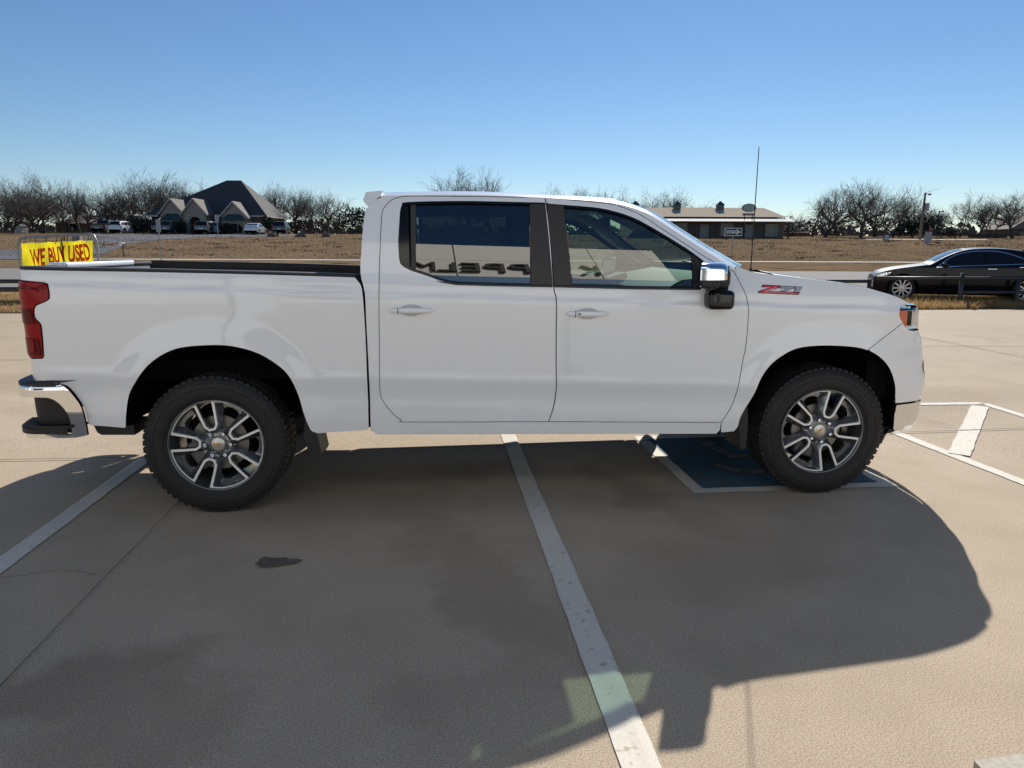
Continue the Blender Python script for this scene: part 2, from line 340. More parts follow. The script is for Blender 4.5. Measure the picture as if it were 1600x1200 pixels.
# ================================================================ THE TRUCK (x forward, near side = -y)
TR=empty('pickup_truck');tag(TR,'large white crew cab pickup truck parked across the bays in the foreground','pickup truck')
arch_r=crom([(.594,.473),(.556,.49)]+T['arch_r'],4)
arch_f=crom([(3.156,.432),(3.176,.467),(3.19,.534)]+T['arch_f'],4)
C=crom
taillamp=C([(-.95,1.378),(-.881,1.373),(-.828,1.366),(-.811,1.350),(-.808,1.305),(-.817,1.277),(-.853,1.258),(-.888,1.243),(-.902,1.217),(-.904,1.182),(-.895,1.164),(-.879,1.146),(-.875,1.121),(-.880,1.021),(-.886,.962),(-.896,.948)],4)
bed_out=[(-1.085,1.440)]+C([(-.947,1.439)]+T['bed_top'][1:],2)+C([(.845,1.39)]+T['bed_front'][1:],4)+[(.594,.473)]+arch_r+[(-.50,.535),(-.695,.55)]+C([(-.706,.57),(-.718,.666),(-.751,.734),(-.785,.785),(-.834,.806)],3)+[(-.965,.812),(-1.085,.815),(-1.085,.944)]+[(-.96,.944)]+taillamp[::-1]+[(-1.085,1.380)]
roof_sil=C(T['roofsil'],4)
cab_top=[(x,z-.028) for x,z in roof_sil]
cab_rear=C([(.975,1.848),(.935,1.832),(.905,1.79)]+T['cabrear'][2:],3)
door_open=C(T['rdoor'],4)+C(T['seam'],4)[1:]+C(T['fdoor_front'][::-1],4)[1:]+C([(3.071,.488),(1.972,.517),(1.139,.532)],2)[1:]+C(T['rdoor_low'][:7][::-1],4)[1:]
cab_out=cab_top+[(3.103,1.432)]+C(T['fdoor_front'][::-1],4)[1:]+[(3.068,.439),(3.046,.414),(.935,.457)]+C(cab_rear[::-1],1)
# simpler: cab side frame as a ring = outline minus door opening, split along the front so that the hole stays inside
rd=[p for p in C(T['rdoor_low'],4)]+C(T['split'],4)[1:]+C(T['rdoor'][::-1],4)[1:]
fd=C([(1.974,.517),(3.071,.488)],6)+C(T['fdoor_front'],4)[1:]+C(T['seam'][::-1],4)[1:]+C(T['split'][::-1],4)[1:-1]
rwin=C(T['rwin'],4)+[(1.9615,1.834),(1.985,1.342)]+C(T['rwinbot'],4)[1:]
fwin=[(1.9655,1.834)]+C(T['fwin'][:9],3)+[(2.891,1.324)]+[(2.479,1.329),(1.9895,1.344)]
fend=C(T['fendtop'],3)+C([(4.278,1.228),(4.2,1.222)],2)[1:]+[(4.181,1.202),(4.172,1.167),(4.185,1.14),(4.210,1.114)]+[(3.974,.951)]
fend+=[p for p in arch_f[::-1] if p[0]<3.97]+[(3.156,.432),(3.076,.422),(3.071,.488)]+C(T['fdoor_front'],4)[1:]
fascia=[(3.974,.949),(4.210,1.111)]+C([(4.233,1.090),(4.275,1.064),(4.33,1.056)],4)+[(4.87,1.052),(4.87,1.215),(5.3,1.215),(5.3,.59),(4.236,.59)]+[p for p in arch_f[::-1] if p[0]>3.974 and p[1]>.62]
grille_hole=[(4.93,1.16),(5.295,1.16),(5.295,.70),(4.93,.70)]
headlamp=C([(4.181,1.202),(4.174,1.167),(4.187,1.136),(4.204,1.126),(4.233,1.093),(4.275,1.068),(4.33,1.060)],4)+[(4.865,1.056),(4.865,1.205),(4.33,1.208),(4.20,1.212)]
lam_in=inset(taillamp+[(-1.08,.95),(-1.08,1.378)],.003)
def glassmap(u,v,off=0): return side(u,v,off)
rglass=inset(rwin,.012);fglass=inset(fwin,.012)
def tri_trim(P): return P
for mir in (False,True):
    near=not mir
    K=dict(mirror=mir)
    bed=panel('bed_side',inset(bed_out,.002),side,WHITE,TR,res=(.035,.022),**K)
    # cab side frame pieces round the doors
    top=[(x,z) for x,z in cab_top if x>=.97]
    seamp=C(T['rdoor'],4)+C(T['seam'],4)[1:]
    fr=cab_rear[::-1]+top
    fr=C(cab_rear,1)
    ringp=[(.935,.457)]+[p for p in cab_rear[::-1][1:]]+[p for p in cab_top if p[0]>.985]+[(3.106,1.434)]+[p for p in C(T['seam'],4)[::-1]]+[p for p in C(T['rdoor'],4)[::-1]][1:]+[p for p in C(T['rdoor_low'],4)][0:]+[(3.071,.488),(3.068,.439),(3.046,.414)]
    panel('cab_side_frame',inset(ringp,.001),side,WHITE,TR,res=(.04,.03),fdir=(0,-1 if near else -1,0),flange=.03,**K)
    rdo=panel('rear_door',inset(rd,.0030),side,WHITE,TR,holes=[rwin],res=(.04,.022),flange=.008,**K)
    fdo=panel('front_door',inset(fd,.0030),side,WHITE,TR,holes=[fwin],res=(.04,.022),flange=.008,**K)
    fe=panel('front_fender',inset(fend,.0012),side,WHITE,TR,res=(.035,.022),**K)
    # window seals and dark frames
    for par,w0,g0 in ((rdo,rwin,rglass),(fdo,fwin,fglass)):
        panel('window_seal',inset(w0,.0012),side,BLKG,par,holes=[inset(w0,.016)],res=(.2,.2),flange=.012,off=-.002,**K)
    # rear door glass, pillar covers, front door glass
    gl=[(1.182,1.433),(1.185,1.822)]+[(1.864,1.826),(1.850,1.357)]+[(1.48,1.362),(1.38,1.371),(1.29,1.394)]
    panel('window_glass',gl,side,GREAR,rdo,res=(.03,.02),flange=0,off=-.012,**K)
    qg=[(x,z) for x,z in inset(rwin,.014) if x<1.182]+[(1.176,1.436),(1.176,1.822)]
    qg=[p for p in inset(rwin,.014) if p[0]<1.155]
    # order quarter light polygon from the window outline
    w=inset(rwin,.014);idx=[i for i,p in enumerate(w) if p[0]<1.16];
    st=[i for i in idx if (i-1)%len(w) not in idx][0];q=[]
    i=st
    while i in idx or (i%len(w)) in idx:
        q.append(w[i%len(w)]);i+=1
        if len(q)>len(idx):break
    panel('quarter_glass',q,side,BLKG,rdo,res=(.1,.05),flange=0,off=-.010,**K)
    panel('division_bar',[(1.158,1.43),(1.158,1.825),(1.186,1.825),(1.186,1.425)],side,PILLAR,rdo,res=(.1,.05),flange=.01,off=-.004,**K)
    panel('pillar_cover',[(1.866,1.826),(1.9612,1.825),(1.9832,1.352),(1.852,1.355)],side,PILLAR,rdo,res=(.1,.05),flange=.012,off=.0015,**K)
    panel('pillar_cover',[(1.9722,1.824),(2.072,1.816),(2.098,1.350),(1.9930,1.352)],side,PILLAR,fdo,res=(.1,.05),flange=.012,off=.0015,**K)
    fg=[(2.070,1.812)]+[p for p in C(T['fwin'][1:9],3) if 2.08<p[0]<2.855]
    fg=inset(fg+[(2.85,1.335),(2.48,1.340),(2.096,1.350)],.008)
    panel('window_glass',fg,side,GFRONT,fdo,res=(.03,.02),flange=0,off=-.012,**K)
    panel('sail_panel',[(2.842,1.530),(2.90,1.488),(2.885,1.338),(2.84,1.338)],side,BLKP,fdo,res=(.1,.05),flange=.01,off=-.003,**K)
    panel('belt_strip',[(1.30,1.377),(1.42,1.360),(1.65,1.353),(1.98,1.346),(1.98,1.338),(1.65,1.345),(1.42,1.352),(1.33,1.366)],side,PILLAR,rdo,res=(.1,.05),flange=.006,off=.004,**K)
    panel('belt_strip',[(1.992,1.346),(2.48,1.333),(2.88,1.328),(2.88,1.320),(2.48,1.325),(1.992,1.338)],side,PILLAR,fdo,res=(.1,.05),flange=.006,off=.004,**K)
    # dark liner that closes the gaps and forms the inner door trim
    def deep(u,v,off=0): return side(u,v,off-.03)
    lin=[(.925,.47),(3.09,.44),(3.20,.60),(3.22,1.10),(3.12,1.44)]+[(x,z-.012) for x,z in C(T['seam'],2)[::-1]]+[(1.15,1.84),(.97,1.80),(.93,1.45)]
    panel('door_trim',lin,deep,TRIMG,TR,holes=[inset(rwin,.008),inset(fwin,.006)],res=(.08,.06),flange=.008,**K)
    def deepb(u,v,off=0): return side(u,v,off-.014)
    panel('gap_seal',inset([(.925,.46),(3.09,.43),(3.22,.60),(3.24,1.10),(3.135,1.44)]+[(x,z-.012) for x,z in C(T['seam'],2)[::-1]]+[(1.15,1.853),(.97,1.82),(.915,1.45)],.0),deepb,DARK,TR,holes=[inset(rwin,.004),inset(fwin,.004)],res=(.1,.08),flange=.0,**K)
    fasc=panel('front_fascia',inset(fascia,.0012),side,WHITE,TR,holes=[],res=(.03,.022),**K)
    # head lamp: chrome bowl, amber reflector, dark top bar, clear lens
    hl=empty('headlight',parent=TR)
    def hdeep(u,v,off=0): return side(u,v,off-.045)
    panel('lamp_bowl',inset(headlamp,.003),hdeep,CHROME,hl,res=(.05,.03),flange=-.03,**K)
    panel('amber_reflector',C([(4.186,1.190),(4.180,1.165),(4.193,1.136),(4.212,1.115),(4.236,1.093),(4.262,1.080)],3)+[(4.262,1.192)],side,AMBER,hl,res=(.05,.03),flange=.01,off=-.012,**K)
    panel('lamp_brow',[(4.186,1.200),(4.83,1.200),(4.83,1.186),(4.186,1.191)],side,BLKG,hl,res=(.05,.03),flange=.03,off=-.006,**K)
    for a in (4.33,4.45,4.57,4.70):
        panel('lamp_cell',[(a,1.18),(a+.075,1.18),(a+.075,1.085),(a,1.085)],side,CHROME,hl,res=(.05,.03),flange=.03,off=-.022,**K)
    panel('lens',inset(headlamp,.004),side,GLENS,hl,res=(.04,.03),flange=0,off=-.002,**K)
    # tail lamp
    tl=panel('taillight',lam_in,side,RED,TR,res=(.03,.02),flange=.03,off=.006,**K)
    panel('reverse_lens',[(-1.07,1.06),(-.90,1.06),(-.893,1.0),(-.899,.965),(-1.07,.965)],side,REDD,tl,res=(.03,.02),flange=.006,off=.0095,**K)
    panel('lamp_bar',[(-1.07,1.345),(-.835,1.345),(-.825,1.335),(-1.07,1.332)],side,REDD,tl,res=(.03,.02),flange=.006,off=.010,**K)
    panel('lamp_bar',[(-1.07,1.225),(-.918,1.225),(-.912,1.165),(-.90,1.14),(-1.07,1.14)],side,REDD,tl,res=(.03,.02),flange=.006,off=.010,**K)
    # lower lamp light guide
    panel('light_guide',[(-.955,1.055),(-.925,1.055),(-.925,.985),(-.955,.985)],side,RED,tl,res=(.03,.02),flange=.004,off=.013,**K)
    # chrome bumper corner (front)
    fb=C([(4.236,.481),(4.24,.579)],1)+[(4.5,.583),(5.3,.583),(5.3,.40),(4.5,.398),(4.262,.398),(4.24,.42)]
    fbo=panel('front_bumper',inset(fb,.001),lambda u,v,off=0:side(u,v,off+.006),CHROME,TR,res=(.03,.025),flange=0,**K)
    panel('bumper_gap',[(4.238,.592),(5.3,.592),(5.3,.575),(4.238,.575)],side,BLKG,fbo,res=(.05,.03),flange=.01,off=-.012,**K)
    # grille
    def gd(u,v,off=0): return side(u,v,off+.004)
    gr=panel('grille',grille_hole,gd,BLKG,TR,res=(.05,.04),flange=.01,off=.0,**K)
    for z in (.78,.86,.94,1.02,1.10): panel('grille_bar',[(4.94,z),(5.295,z),(5.295,z+.014),(4.94,z+.014)],gd,CHROME,gr,res=(.06,.03),flange=.008,off=.010,**K)
    sg=-1 if near else 1
    def Y(v): return v*(1 if near else -1)      # near-side y values are given negative
    # vertical front intake fin near the corner
    panel('air_curtain',[(4.44,.86),(4.52,.83),(4.50,.70),(4.45,.74)],side,BLKG,fasc,res=(.05,.03),flange=.0,off=.002,**K)
    # wheel arch liners
    for nm,A,cx in (('rear',arch_r,.02),('front',arch_f+[(4.236,.5),(4.25,.40)],3.725)):
        A2=[(cx+(x-cx)*1.008,z+.006) for x,z in A];V=[];F=[]
        for x,z in A2:
            yo=-float(S(x,z))+.012;V+=[(x,Y(yo),z),(x,Y(-.50),z)]
        for i in range(len(A2)-1):F.append((2*i,2*i+1,2*i+3,2*i+2))
        n=len(V);V+=[(x,Y(-.50),z) for x,z in A2];F.append(tuple(range(n,len(V))))
        mk('wheel_arch_liner',V,F,DARK,TR)
    # mud flaps and splash guards
    mb=MB();mb.prism([(.520,.62),(.548,.60),(.562,.585),(.604,.345),(.528,.352),(.505,.45)],Y(-.985),Y(-.72));mb.build('mud_flap',BLKP,TR)
    mb=MB();mb.prism([(3.185,.585),(3.24,.585),(3.252,.45),(3.246,.312),(3.215,.305),(3.196,.45)],Y(-.975),Y(-.72));mb.build('mud_flap',BLKP,TR)
    mb=MB();mb.prism([(4.235,.42),(4.26,.41),(4.215,.30),(4.195,.298)],Y(-.90),Y(-.55));mb.prism([(4.236,.405),(4.34,.392),(4.262,.372),(4.16,.36),(4.12,.40)],Y(-.90),Y(-.45));mb.build('air_dam',BLKP,TR)
    mb=MB();mb.prism([(-.695,.549),(-.500,.537),(-.47,.54),(-.47,.480),(-.655,.484),(-.678,.50)],Y(-.94),Y(-.70));mb.build('bumper_valance',BLKP,TR)
    mb=MB();mb.box((.893,Y(-.93),.478),(.928,Y(-.80),.522));mb.build('cab_mount_cover',BLKP,TR)
    # rail cap
    V=[];F=[];pts=[(-.985,1.4400)]+[(x,z) for x,z in C(T['bed_top'],2)]
    pts=[(x,z+.0005) for x,z in pts]
    for x,z in pts:
        so_=float(S(max(x,-.9),1.40))-(.05 if x<-.98 else .008 if x<-.93 else 0)
        for yy,zz in((so_-.004,0),(so_-.003,.010),(so_-.012,.015),(.885,.016),(.878,.010),(.878,-.06)): V.append((x,Y(-yy),z+zz))
    for i in range(len(pts)-1):
        for k in range(5):F.append((i*6+k,i*6+k+1,(i+1)*6+k+1,(i+1)*6+k))
    F.append(tuple(range(6)));mk('rail_cap',V,F,BLKP,TR,smooth=False)
    # bed inner wall
    mb=MB();mb.box((-.98,Y(-.88),1.035),(.82,Y(-.86),1.40));mb.build('bed_inner_wall',LINER,TR)
    # door handles
    for par,x0,x1,zc in ((rdo,1.021,1.289,1.208),(fdo,2.057,2.323,1.183)):
        xm=(x0+x1)/2
        cup=[(xm-.075+.15*t, zc+.035*math.sin(pi*t)**.6) for t in np.linspace(0,1,14)]+[(xm+.075-.15*t, zc-.035*math.sin(pi*t)**.6) for t in np.linspace(0,1,14)][1:-1]
        panel('handle_recess',cup,side,mat('recess_shade_paint',(.50,.52,.54),.4,coat=1) if 'recess_shade_paint' not in MATS else MATS['recess_shade_paint'],par,res=(.03,.02),flange=.0,off=.0025,**K)  # shade of the handle cup put into a greyer copy of the white
        h=empty('door_handle',parent=par)
        yo=float(S(xm,zc))
        V=[];F=[];n=14;k=12
        for i in range(n+1):
            t=i/n;x=x0+(x1-x0)*t;f=max(0,1-abs(2*t-1)**6)**.5;hz=.0175*f*(1-.18*abs(2*t-1));out=.012+.024*(1-abs(2*t-1)**3)
            for q in range(k):
                a=2*pi*q/k;V.append((x,Y(-(yo-.002+out*.5+ .5*out*math.copysign(abs(cos(a))**.6,cos(a))*f)),zc-.0018*(t-.5)+hz*math.copysign(abs(sin(a))**.6,sin(a))))
        for i in range(n):
            for q in range(k):F.append((i*k+q,i*k+(q+1)%k,(i+1)*k+(q+1)%k,(i+1)*k+q))
        mk('handle_grip',V,F if near else [f[::-1] for f in F],WHITE,h,smooth=True)
        mb=MB();mb.box((x0+.056,Y(-(yo+.012)),zc-.0172),(x0+.0585,Y(-(yo+.0325)),zc+.0172));mb.build('handle_gap',DARK,h)
        if par is fdo and near: mb=MB();mb.rbox((x0+.072,Y(-(yo+.030)),zc-.004),(x0+.088,Y(-(yo+.0355)),zc+.004),.002);mb.build('lock_button',BLKG,h)
    # mirror
    mr=empty('side_mirror',parent=TR)
    def mx(b): 
        return b if near else b
    sg_=1 if near else -1
    SH=Matrix(((1,.45*sg_,0,.45),(0,1,0,0),(0,0,1,0),(0,0,0,1)))      # the head sweeps back towards its outer end
    mb=MB();mb.rbox((2.902,Y(-.985),1.338),(3.010,Y(-1.238),1.47),.022,4,SH);mb.build('mirror_housing',BLKP,mr,angle=40)
    mb=MB();mb.rbox((2.96,Y(-.99),1.337),(3.068,Y(-1.150),1.448),.026,4,SH);mb.build('mirror_back',BLKP,mr,angle=40)
    V=[];F=[]
    sec=C([(-1.00,1.402),(-1.00,1.462),(-1.02,1.480),(-1.10,1.487),(-1.19,1.484),(-1.232,1.472),(-1.2445,1.44),(-1.2445,1.388)],4)
    xs=[(2.899,.0),(2.91,.004),(2.96,.006),(3.01,.0),(3.035,-.012),(3.050,-.03),(3.056,-.06)]
    for x,g in xs:
        for y_,z_ in sec:
            yc,zc=-1.12,1.40;V.append(tuple(SH@Vector((x,Y(yc+(y_-yc)*(1+g*1.6)),zc+(z_-zc)*(1+g*4)))))
    k=len(sec)
    for i in range(len(xs)-1):
        for q in range(k-1):F.append((i*k+q,i*k+q+1,(i+1)*k+q+1,(i+1)*k+q))
    mk('mirror_cap',V,F,CHROME,mr,smooth=True)
    mb=MB();mb.rbox((2.905,Y(-.985),1.206),(3.068,Y(-1.105),1.322),.032,4);mb.tube([(2.96,Y(-.95),1.30),(2.98,Y(-1.08),1.345)],[.05,.05],10);mb.build('mirror_arm',BLKG,mr,angle=40)
    mb=MB();mb.box((2.899,Y(-1.01),1.35),(2.9005,Y(-1.22),1.46),SH);mb.build('mirror_glass',CHROME,mr)
    # badge on the fender
    if True:
        bd=empty('fender_badge',parent=TR)
        def bm_(P,off): 
            return P
        x0,z0=3.241,1.304
        def B(u,v): # badge coords 0..1, slanted, follows the body line
            return (x0+.262*u+.030*v, z0-.012*u+.045*v)
        def bpan(nm,P,m_,off): panel(nm,[B(*p) for p in P],side,m_,bd,res=(.2,.2),flange=.004,off=off,mirror=mir) if near or True else None
        if near:
            def outl(P): panel('badge_base',inset([B(*p) for p in P],-.0028),side,BLKG,bd,res=(.2,.2),flange=.004,off=.0035)
            for P in([(.03,.98),(.44,.98),(.44,.80),(.22,.22),(1.0,.22),(.985,.0),(.03,.0),(.03,.18),(.27,.78),(.03,.78)],[(.47,.95),(.78,.95),(.78,.80),(.63,.30),(.53,.30),(.67,.74),(.47,.74)],[(.82,.95),(.985,.95),(.97,.30),(.86,.30),(.88,.72),(.82,.72)]): outl(P)
            bpan('badge_letter',[(.03,.98),(.44,.98),(.44,.80),(.22,.22),(1.0,.22),(.985,.0),(.03,.0),(.03,.18),(.27,.78),(.03,.78)],BREDM,.006)
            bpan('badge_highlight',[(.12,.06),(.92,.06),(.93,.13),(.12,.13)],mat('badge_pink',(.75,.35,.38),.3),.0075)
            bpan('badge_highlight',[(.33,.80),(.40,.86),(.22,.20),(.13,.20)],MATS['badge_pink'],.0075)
            bpan('badge_letter',[(.47,.95),(.78,.95),(.78,.80),(.63,.30),(.53,.30),(.67,.74),(.47,.74)],BGREY,.006)
            bpan('badge_letter',[(.82,.95),(.985,.95),(.97,.30),(.86,.30),(.88,.72),(.82,.72)],BGREY,.006)
        else:
            P=side(np.array([3.25]),np.array([1.31]));bpan('badge_base',[(0,0),(1,0),(1.0,1),(0,1)],BREDM,.003)
# ---- roof, windshield, hood: lofted from the side outline
def topmap(pts,dxc,crown,ypull=0.):
    """pts: side outline (x,z); returns f(i in 0..n-1, s) """
    P=np.array(pts);
    def f(i,s):
        x,z=P[i];se=float(S(x,z-.028))-.0005
        cs=1-abs(s)**2
        return (x+dxc(i/(len(P)-1))*cs, s*se, z-.028+.026*(1-abs(s)**9)+crown(i/(len(P)-1))*cs)
    return f,len(P)
def loft(name,f,i0,i1,ss,m,parent,flip=False):
    V=[];F=[];k=len(ss)
    for i in range(i0,i1+1):
        for s in ss: V.append(f(i,s))
    for i in range(i1-i0):
        for q in range(k-1):
            F.append((i*k+q,i*k+k+q,i*k+k+q+1,i*k+q+1))
    return mk(name,V,F,m,parent,smooth=True)
SIL=[(x,z) for x,z in roof_sil if x>=.96]
SIL=[(.955,1.876),(.975,1.884)]+SIL[1:]
iw=[i for i,p in enumerate(SIL) if p[0]>2.36][0]
N_=len(SIL)-1
f,_n=topmap(SIL,lambda t:(np.interp(t,[0,iw/N_,1],[0,.13,.30])),lambda t:np.interp(t,[0,iw/N_,1],[.03,.03,.015]))
ssr=[-1,-.995,-.985,-.97,-.95,-.92,-.88,-.8,-.65,-.45,-.2,0,.2,.45,.65,.8,.88,.92,.95,.97,.985,.995,1]
roof=loft('roof',f,0,iw,ssr,WHITE,TR)
sA=[s for s in ssr if s<=-.92];sB=[s for s in ssr if s>=.92]
loft('windshield_pillar',f,iw,N_,sA,WHITE,TR);loft('windshield_pillar',f,iw,N_,sB,WHITE,TR)
sW=[-.92]+[s for s in np.linspace(-.9,.9,13)]+[.92]
fz=lambda i,s:(lambda p:(p[0],p[1],p[2]-.006))(f(i,s))
ws=loft('windshield',fz,iw,N_,sW,GFRONT,TR)
for a,b in((-.935,-.905),(.905,.935)): loft('windshield_seal',lambda i,s:(lambda p:(p[0],p[1],p[2]-.003))(f(i,s)),iw,N_,[a,b],BLKG,ws)
hdl=loft('headliner',lambda i,s:(lambda p:(p[0],p[1]*.955,p[2]-.05))(f(i,s)),0,iw,ssr[4:-4],HEADL,TR)
# rear cab wall with window
def rearwall(y,z,off=0.):
    return np.array([np.interp(z,[.46,1.42,1.55,1.70,1.80,1.88],[.895,.895,.90,.91,.93,.96])-off*0,y,z+0*y])
hw=[(float(S(.92,z))-.012,z) for z in np.linspace(.47,1.86,16)]
rw=[(-a,b) for a,b in hw]+[(-.60,1.885),(0,1.90),(.60,1.885)]+[(a,b) for a,b in hw[::-1]]
rwn=[(-.70,1.47),(-.62,1.76),(.62,1.76),(.70,1.47)]
panel('cab_rear_wall',rw,rearwall,WHITE,TR,holes=[rwn],res=(.15,.12),flange=0)
panel('rear_window',rwn,lambda y,z,off=0:rearwall(y,z)+np.array([[.008],[0],[0]]),GREAR,TR,res=(.2,.2),flange=0)
# spoiler
mb=MB();P=[(.893,1.868),(.899,1.884),(.995,1.893),(.985,1.862),(.903,1.802),(.881,1.838)]
V=[];F=[];ys=np.linspace(-1,1,17)
for s in ys:
    for x,z in P: V.append((x-.02*(1-s*s),s*(float(S(.95,z-.02))-.004),z+.022*(1-abs(s)**4)))
k=len(P)
for i in range(16):
    for q in range(k):F.append((i*k+q,i*k+(q+1)%k,(i+1)*k+(q+1)%k,(i+1)*k+q))
F+= [tuple(range(k))[::-1],tuple(range(16*k,17*k))]
mk('roof_spoiler',V,F,WHITE,TR,angle=35)
# hood
HE=C([(3.355,1.410),(3.674,1.372),(3.881,1.348),(4.018,1.313),(4.149,1.277),(4.219,1.249),(4.278,1.224)],4)
HC=[]
for i,(x,z) in enumerate(HE):
    t=i/(len(HE)-1);HC.append((float(np.interp(t,[0,.5,.8,1],[3.44,4.0,4.38,4.53])),z-.018*(1-t)))
def hood(i,s):
    x,z=HE[i];t=i/(len(HE)-1);yo,_=side(np.array([x]),np.array([z]))[1:3];yo=-float(side(np.array([x]),np.array([z]))[1][0])
    a=abs(s);g=1-a**2;gz=1-a**5
    zc=HC[i][1];xc=HC[i][0]
    bump=.012*math.exp(-((a-.62)/.10)**2)*min(1,(1-t)*2.5)
    return (x+(xc-x)*g,s*yo,z+(zc-z+ .006)*gz*.9+ .018*(1-a**10)*(1-.6*t)+bump)
hs=[-1,-.997,-.99,-.975,-.955,-.93,-.89,-.84,-.78,-.72,-.66,-.6,-.54,-.48,-.35,-.2,0]
hs=hs+[-q for q in hs[:-1][::-1]]
hood_o=loft('hood',hood,0,len(HE)-1,hs,WHITE,TR)
# cowl between windshield and hood
V=[];F=[];ys=np.linspace(-.93,.93,25)
for y in ys:
    s=y/.95;cs=1-s*s
    V+=[(3.105+.29*cs,y,1.452-.0*cs),(3.16+.27*cs,y,1.424),(3.36+.085*cs,y,1.408+.008*cs),(3.375+.085*cs,y,1.36)]
for i in range(24):
    for q in range(3):F.append((i*4+q,i*4+q+1,(i+1)*4+q+1,(i+1)*4+q))
cow=mk('cowl',V,F,BLKP,TR)
for sy in(-.25,.42): 
    mb=MB();mb.tube([(3.44,sy,1.435),(3.38,sy+.1,1.445),(3.36,sy+.55 if sy<0 else sy+.3,1.462)],.008,6);mb.build('wiper',BLKP,TR)
# antenna
an=MB();an.tube([(3.245,-.88,1.40),(3.244,-.885,2.02),(3.243,-.888,2.165)],[.0035,.003,.0025],8);an.lathe([(.0,.05),(.008,.045),(.012,.02),(.018,0),(.018,-.03)],14,Matrix.Translation((3.245,-.88,1.40)))
an.build('antenna',BLKP,TR,smooth=True)
# tailgate, bed floor, front bed wall
def tg(y,z,off=0.): return np.array([-1.035-.012*(1-(y/.9)**2)-off+.0*z,y,z+0*y])
mk_t=panel('tailgate',[(-.80,.83),(-.80,1.425),(.80,1.425),(.80,.83)],lambda a,b,off=0:tg(-a,b,off),WHITE,TR,res=(.1,.06),flange=.05,fdir=(-1,0,0))
mb=MB();mb.rbox((-1.075,-.50,1.428),(-.955,.50,1.466),.012,3);mb.build('tailgate_lip',WHITE,mk_t,angle=40)
for y0_,y1_ in((-.83,-.505),(.505,.83)): mb=MB();mb.rbox((-1.055,y0_,1.425),(-.955,y1_,1.452),.01,2);mb.build('tailgate_cap',BLKP,mk_t,angle=40)
mb=MB();mb.box((-.985,-.80,.93),(-.965,.80,1.425));mb.build('tailgate_inner_panel',mat('bed_grey',(.35,.35,.36),.45),mk_t)
mb=MB();mb.box((-.96,-.86,1.035),(.84,.86,1.05));mb.box((.80,-.86,1.05),(.83,.86,1.40));mb.build('bed_floor',LINER,TR)
# rear bumper
bp=C([(-.69,-1.0),(-.80,-1.005),(-.90,-1.006),(-.99,-.998),(-1.045,-.970),(-1.08,-.92),(-1.105,-.85),(-1.135,-.65),(-1.155,-.35),(-1.165,0)],8)
bp=np.array(bp);bl=np.concatenate([[0],np.cumsum(np.hypot(*np.diff(bp,axis=0).T))])
bp2=np.concatenate([bp,np.stack([bp[::-1][1:,0],-bp[::-1][1:,1]],1)]);bl2=np.concatenate([[0],np.cumsum(np.hypot(*np.diff(bp2,axis=0).T))]);TOT=bl2[-1]
def bump(u,z,off=0.):
    x=np.interp(u,bl2,bp2[:,0]);y=np.interp(u,bl2,bp2[:,1])
    tx=np.interp(u+.01,bl2,bp2[:,0])-np.interp(u-.01,bl2,bp2[:,0]);ty=np.interp(u+.01,bl2,bp2[:,1])-np.interp(u-.01,bl2,bp2[:,1]);l=np.hypot(tx,ty)+1e-9
    # outward = left-hand normal of the travel direction (towards -y then -x)
    lean=np.interp(z,[.5,.65,.77,.80,.815],[.0,.008,.010,.0,-.02])
    return np.array([x-ty/l*(off+lean),y+tx/l*(off+lean),z+0*x])
def uof(x): return float(np.interp(-x,-bp[:,0],bl))
half=C([(uof(-.703),.50),(uof(-.706),.57),(uof(-.718),.666),(uof(-.751),.734),(uof(-.79),.785),(uof(-.84),.806)],4)
poly=half+[(TOT-p[0],p[1]) for p in half[::-1]]
poly=poly+[(TOT-uof(-.76),.487),(uof(-.76),.487)]
_x=np.array([-.70,-.75,-.8,-.85,-.9,-.95,-1.0])
pock=C([(uof(-.795),.505),(uof(-.782),.535),(uof(-.79),.62),(uof(-.825),.685),(uof(-.875),.722),(uof(-.94),.728)],4)+[(bl[-1]-.48,.728),(bl[-1]-.45,.66),(bl[-1]-.46,.545),(bl[-1]-.50,.520),(uof(-.98),.518)]
rb=panel('rear_bumper',poly,bump,CHROME,TR,holes=[pock,[(TOT-p[0],p[1]) for p in pock]],res=(.03,.025),flange=.02,flip=True)
def bdeep(u,z,off=0.): return bump(u,z,off-.07)
panel('bumper_inner',[(.06,.50),(.06,.74),(TOT-.06,.74),(TOT-.06,.50)],bdeep,BLKP,rb,res=(.05,.05),flange=0,flip=True)
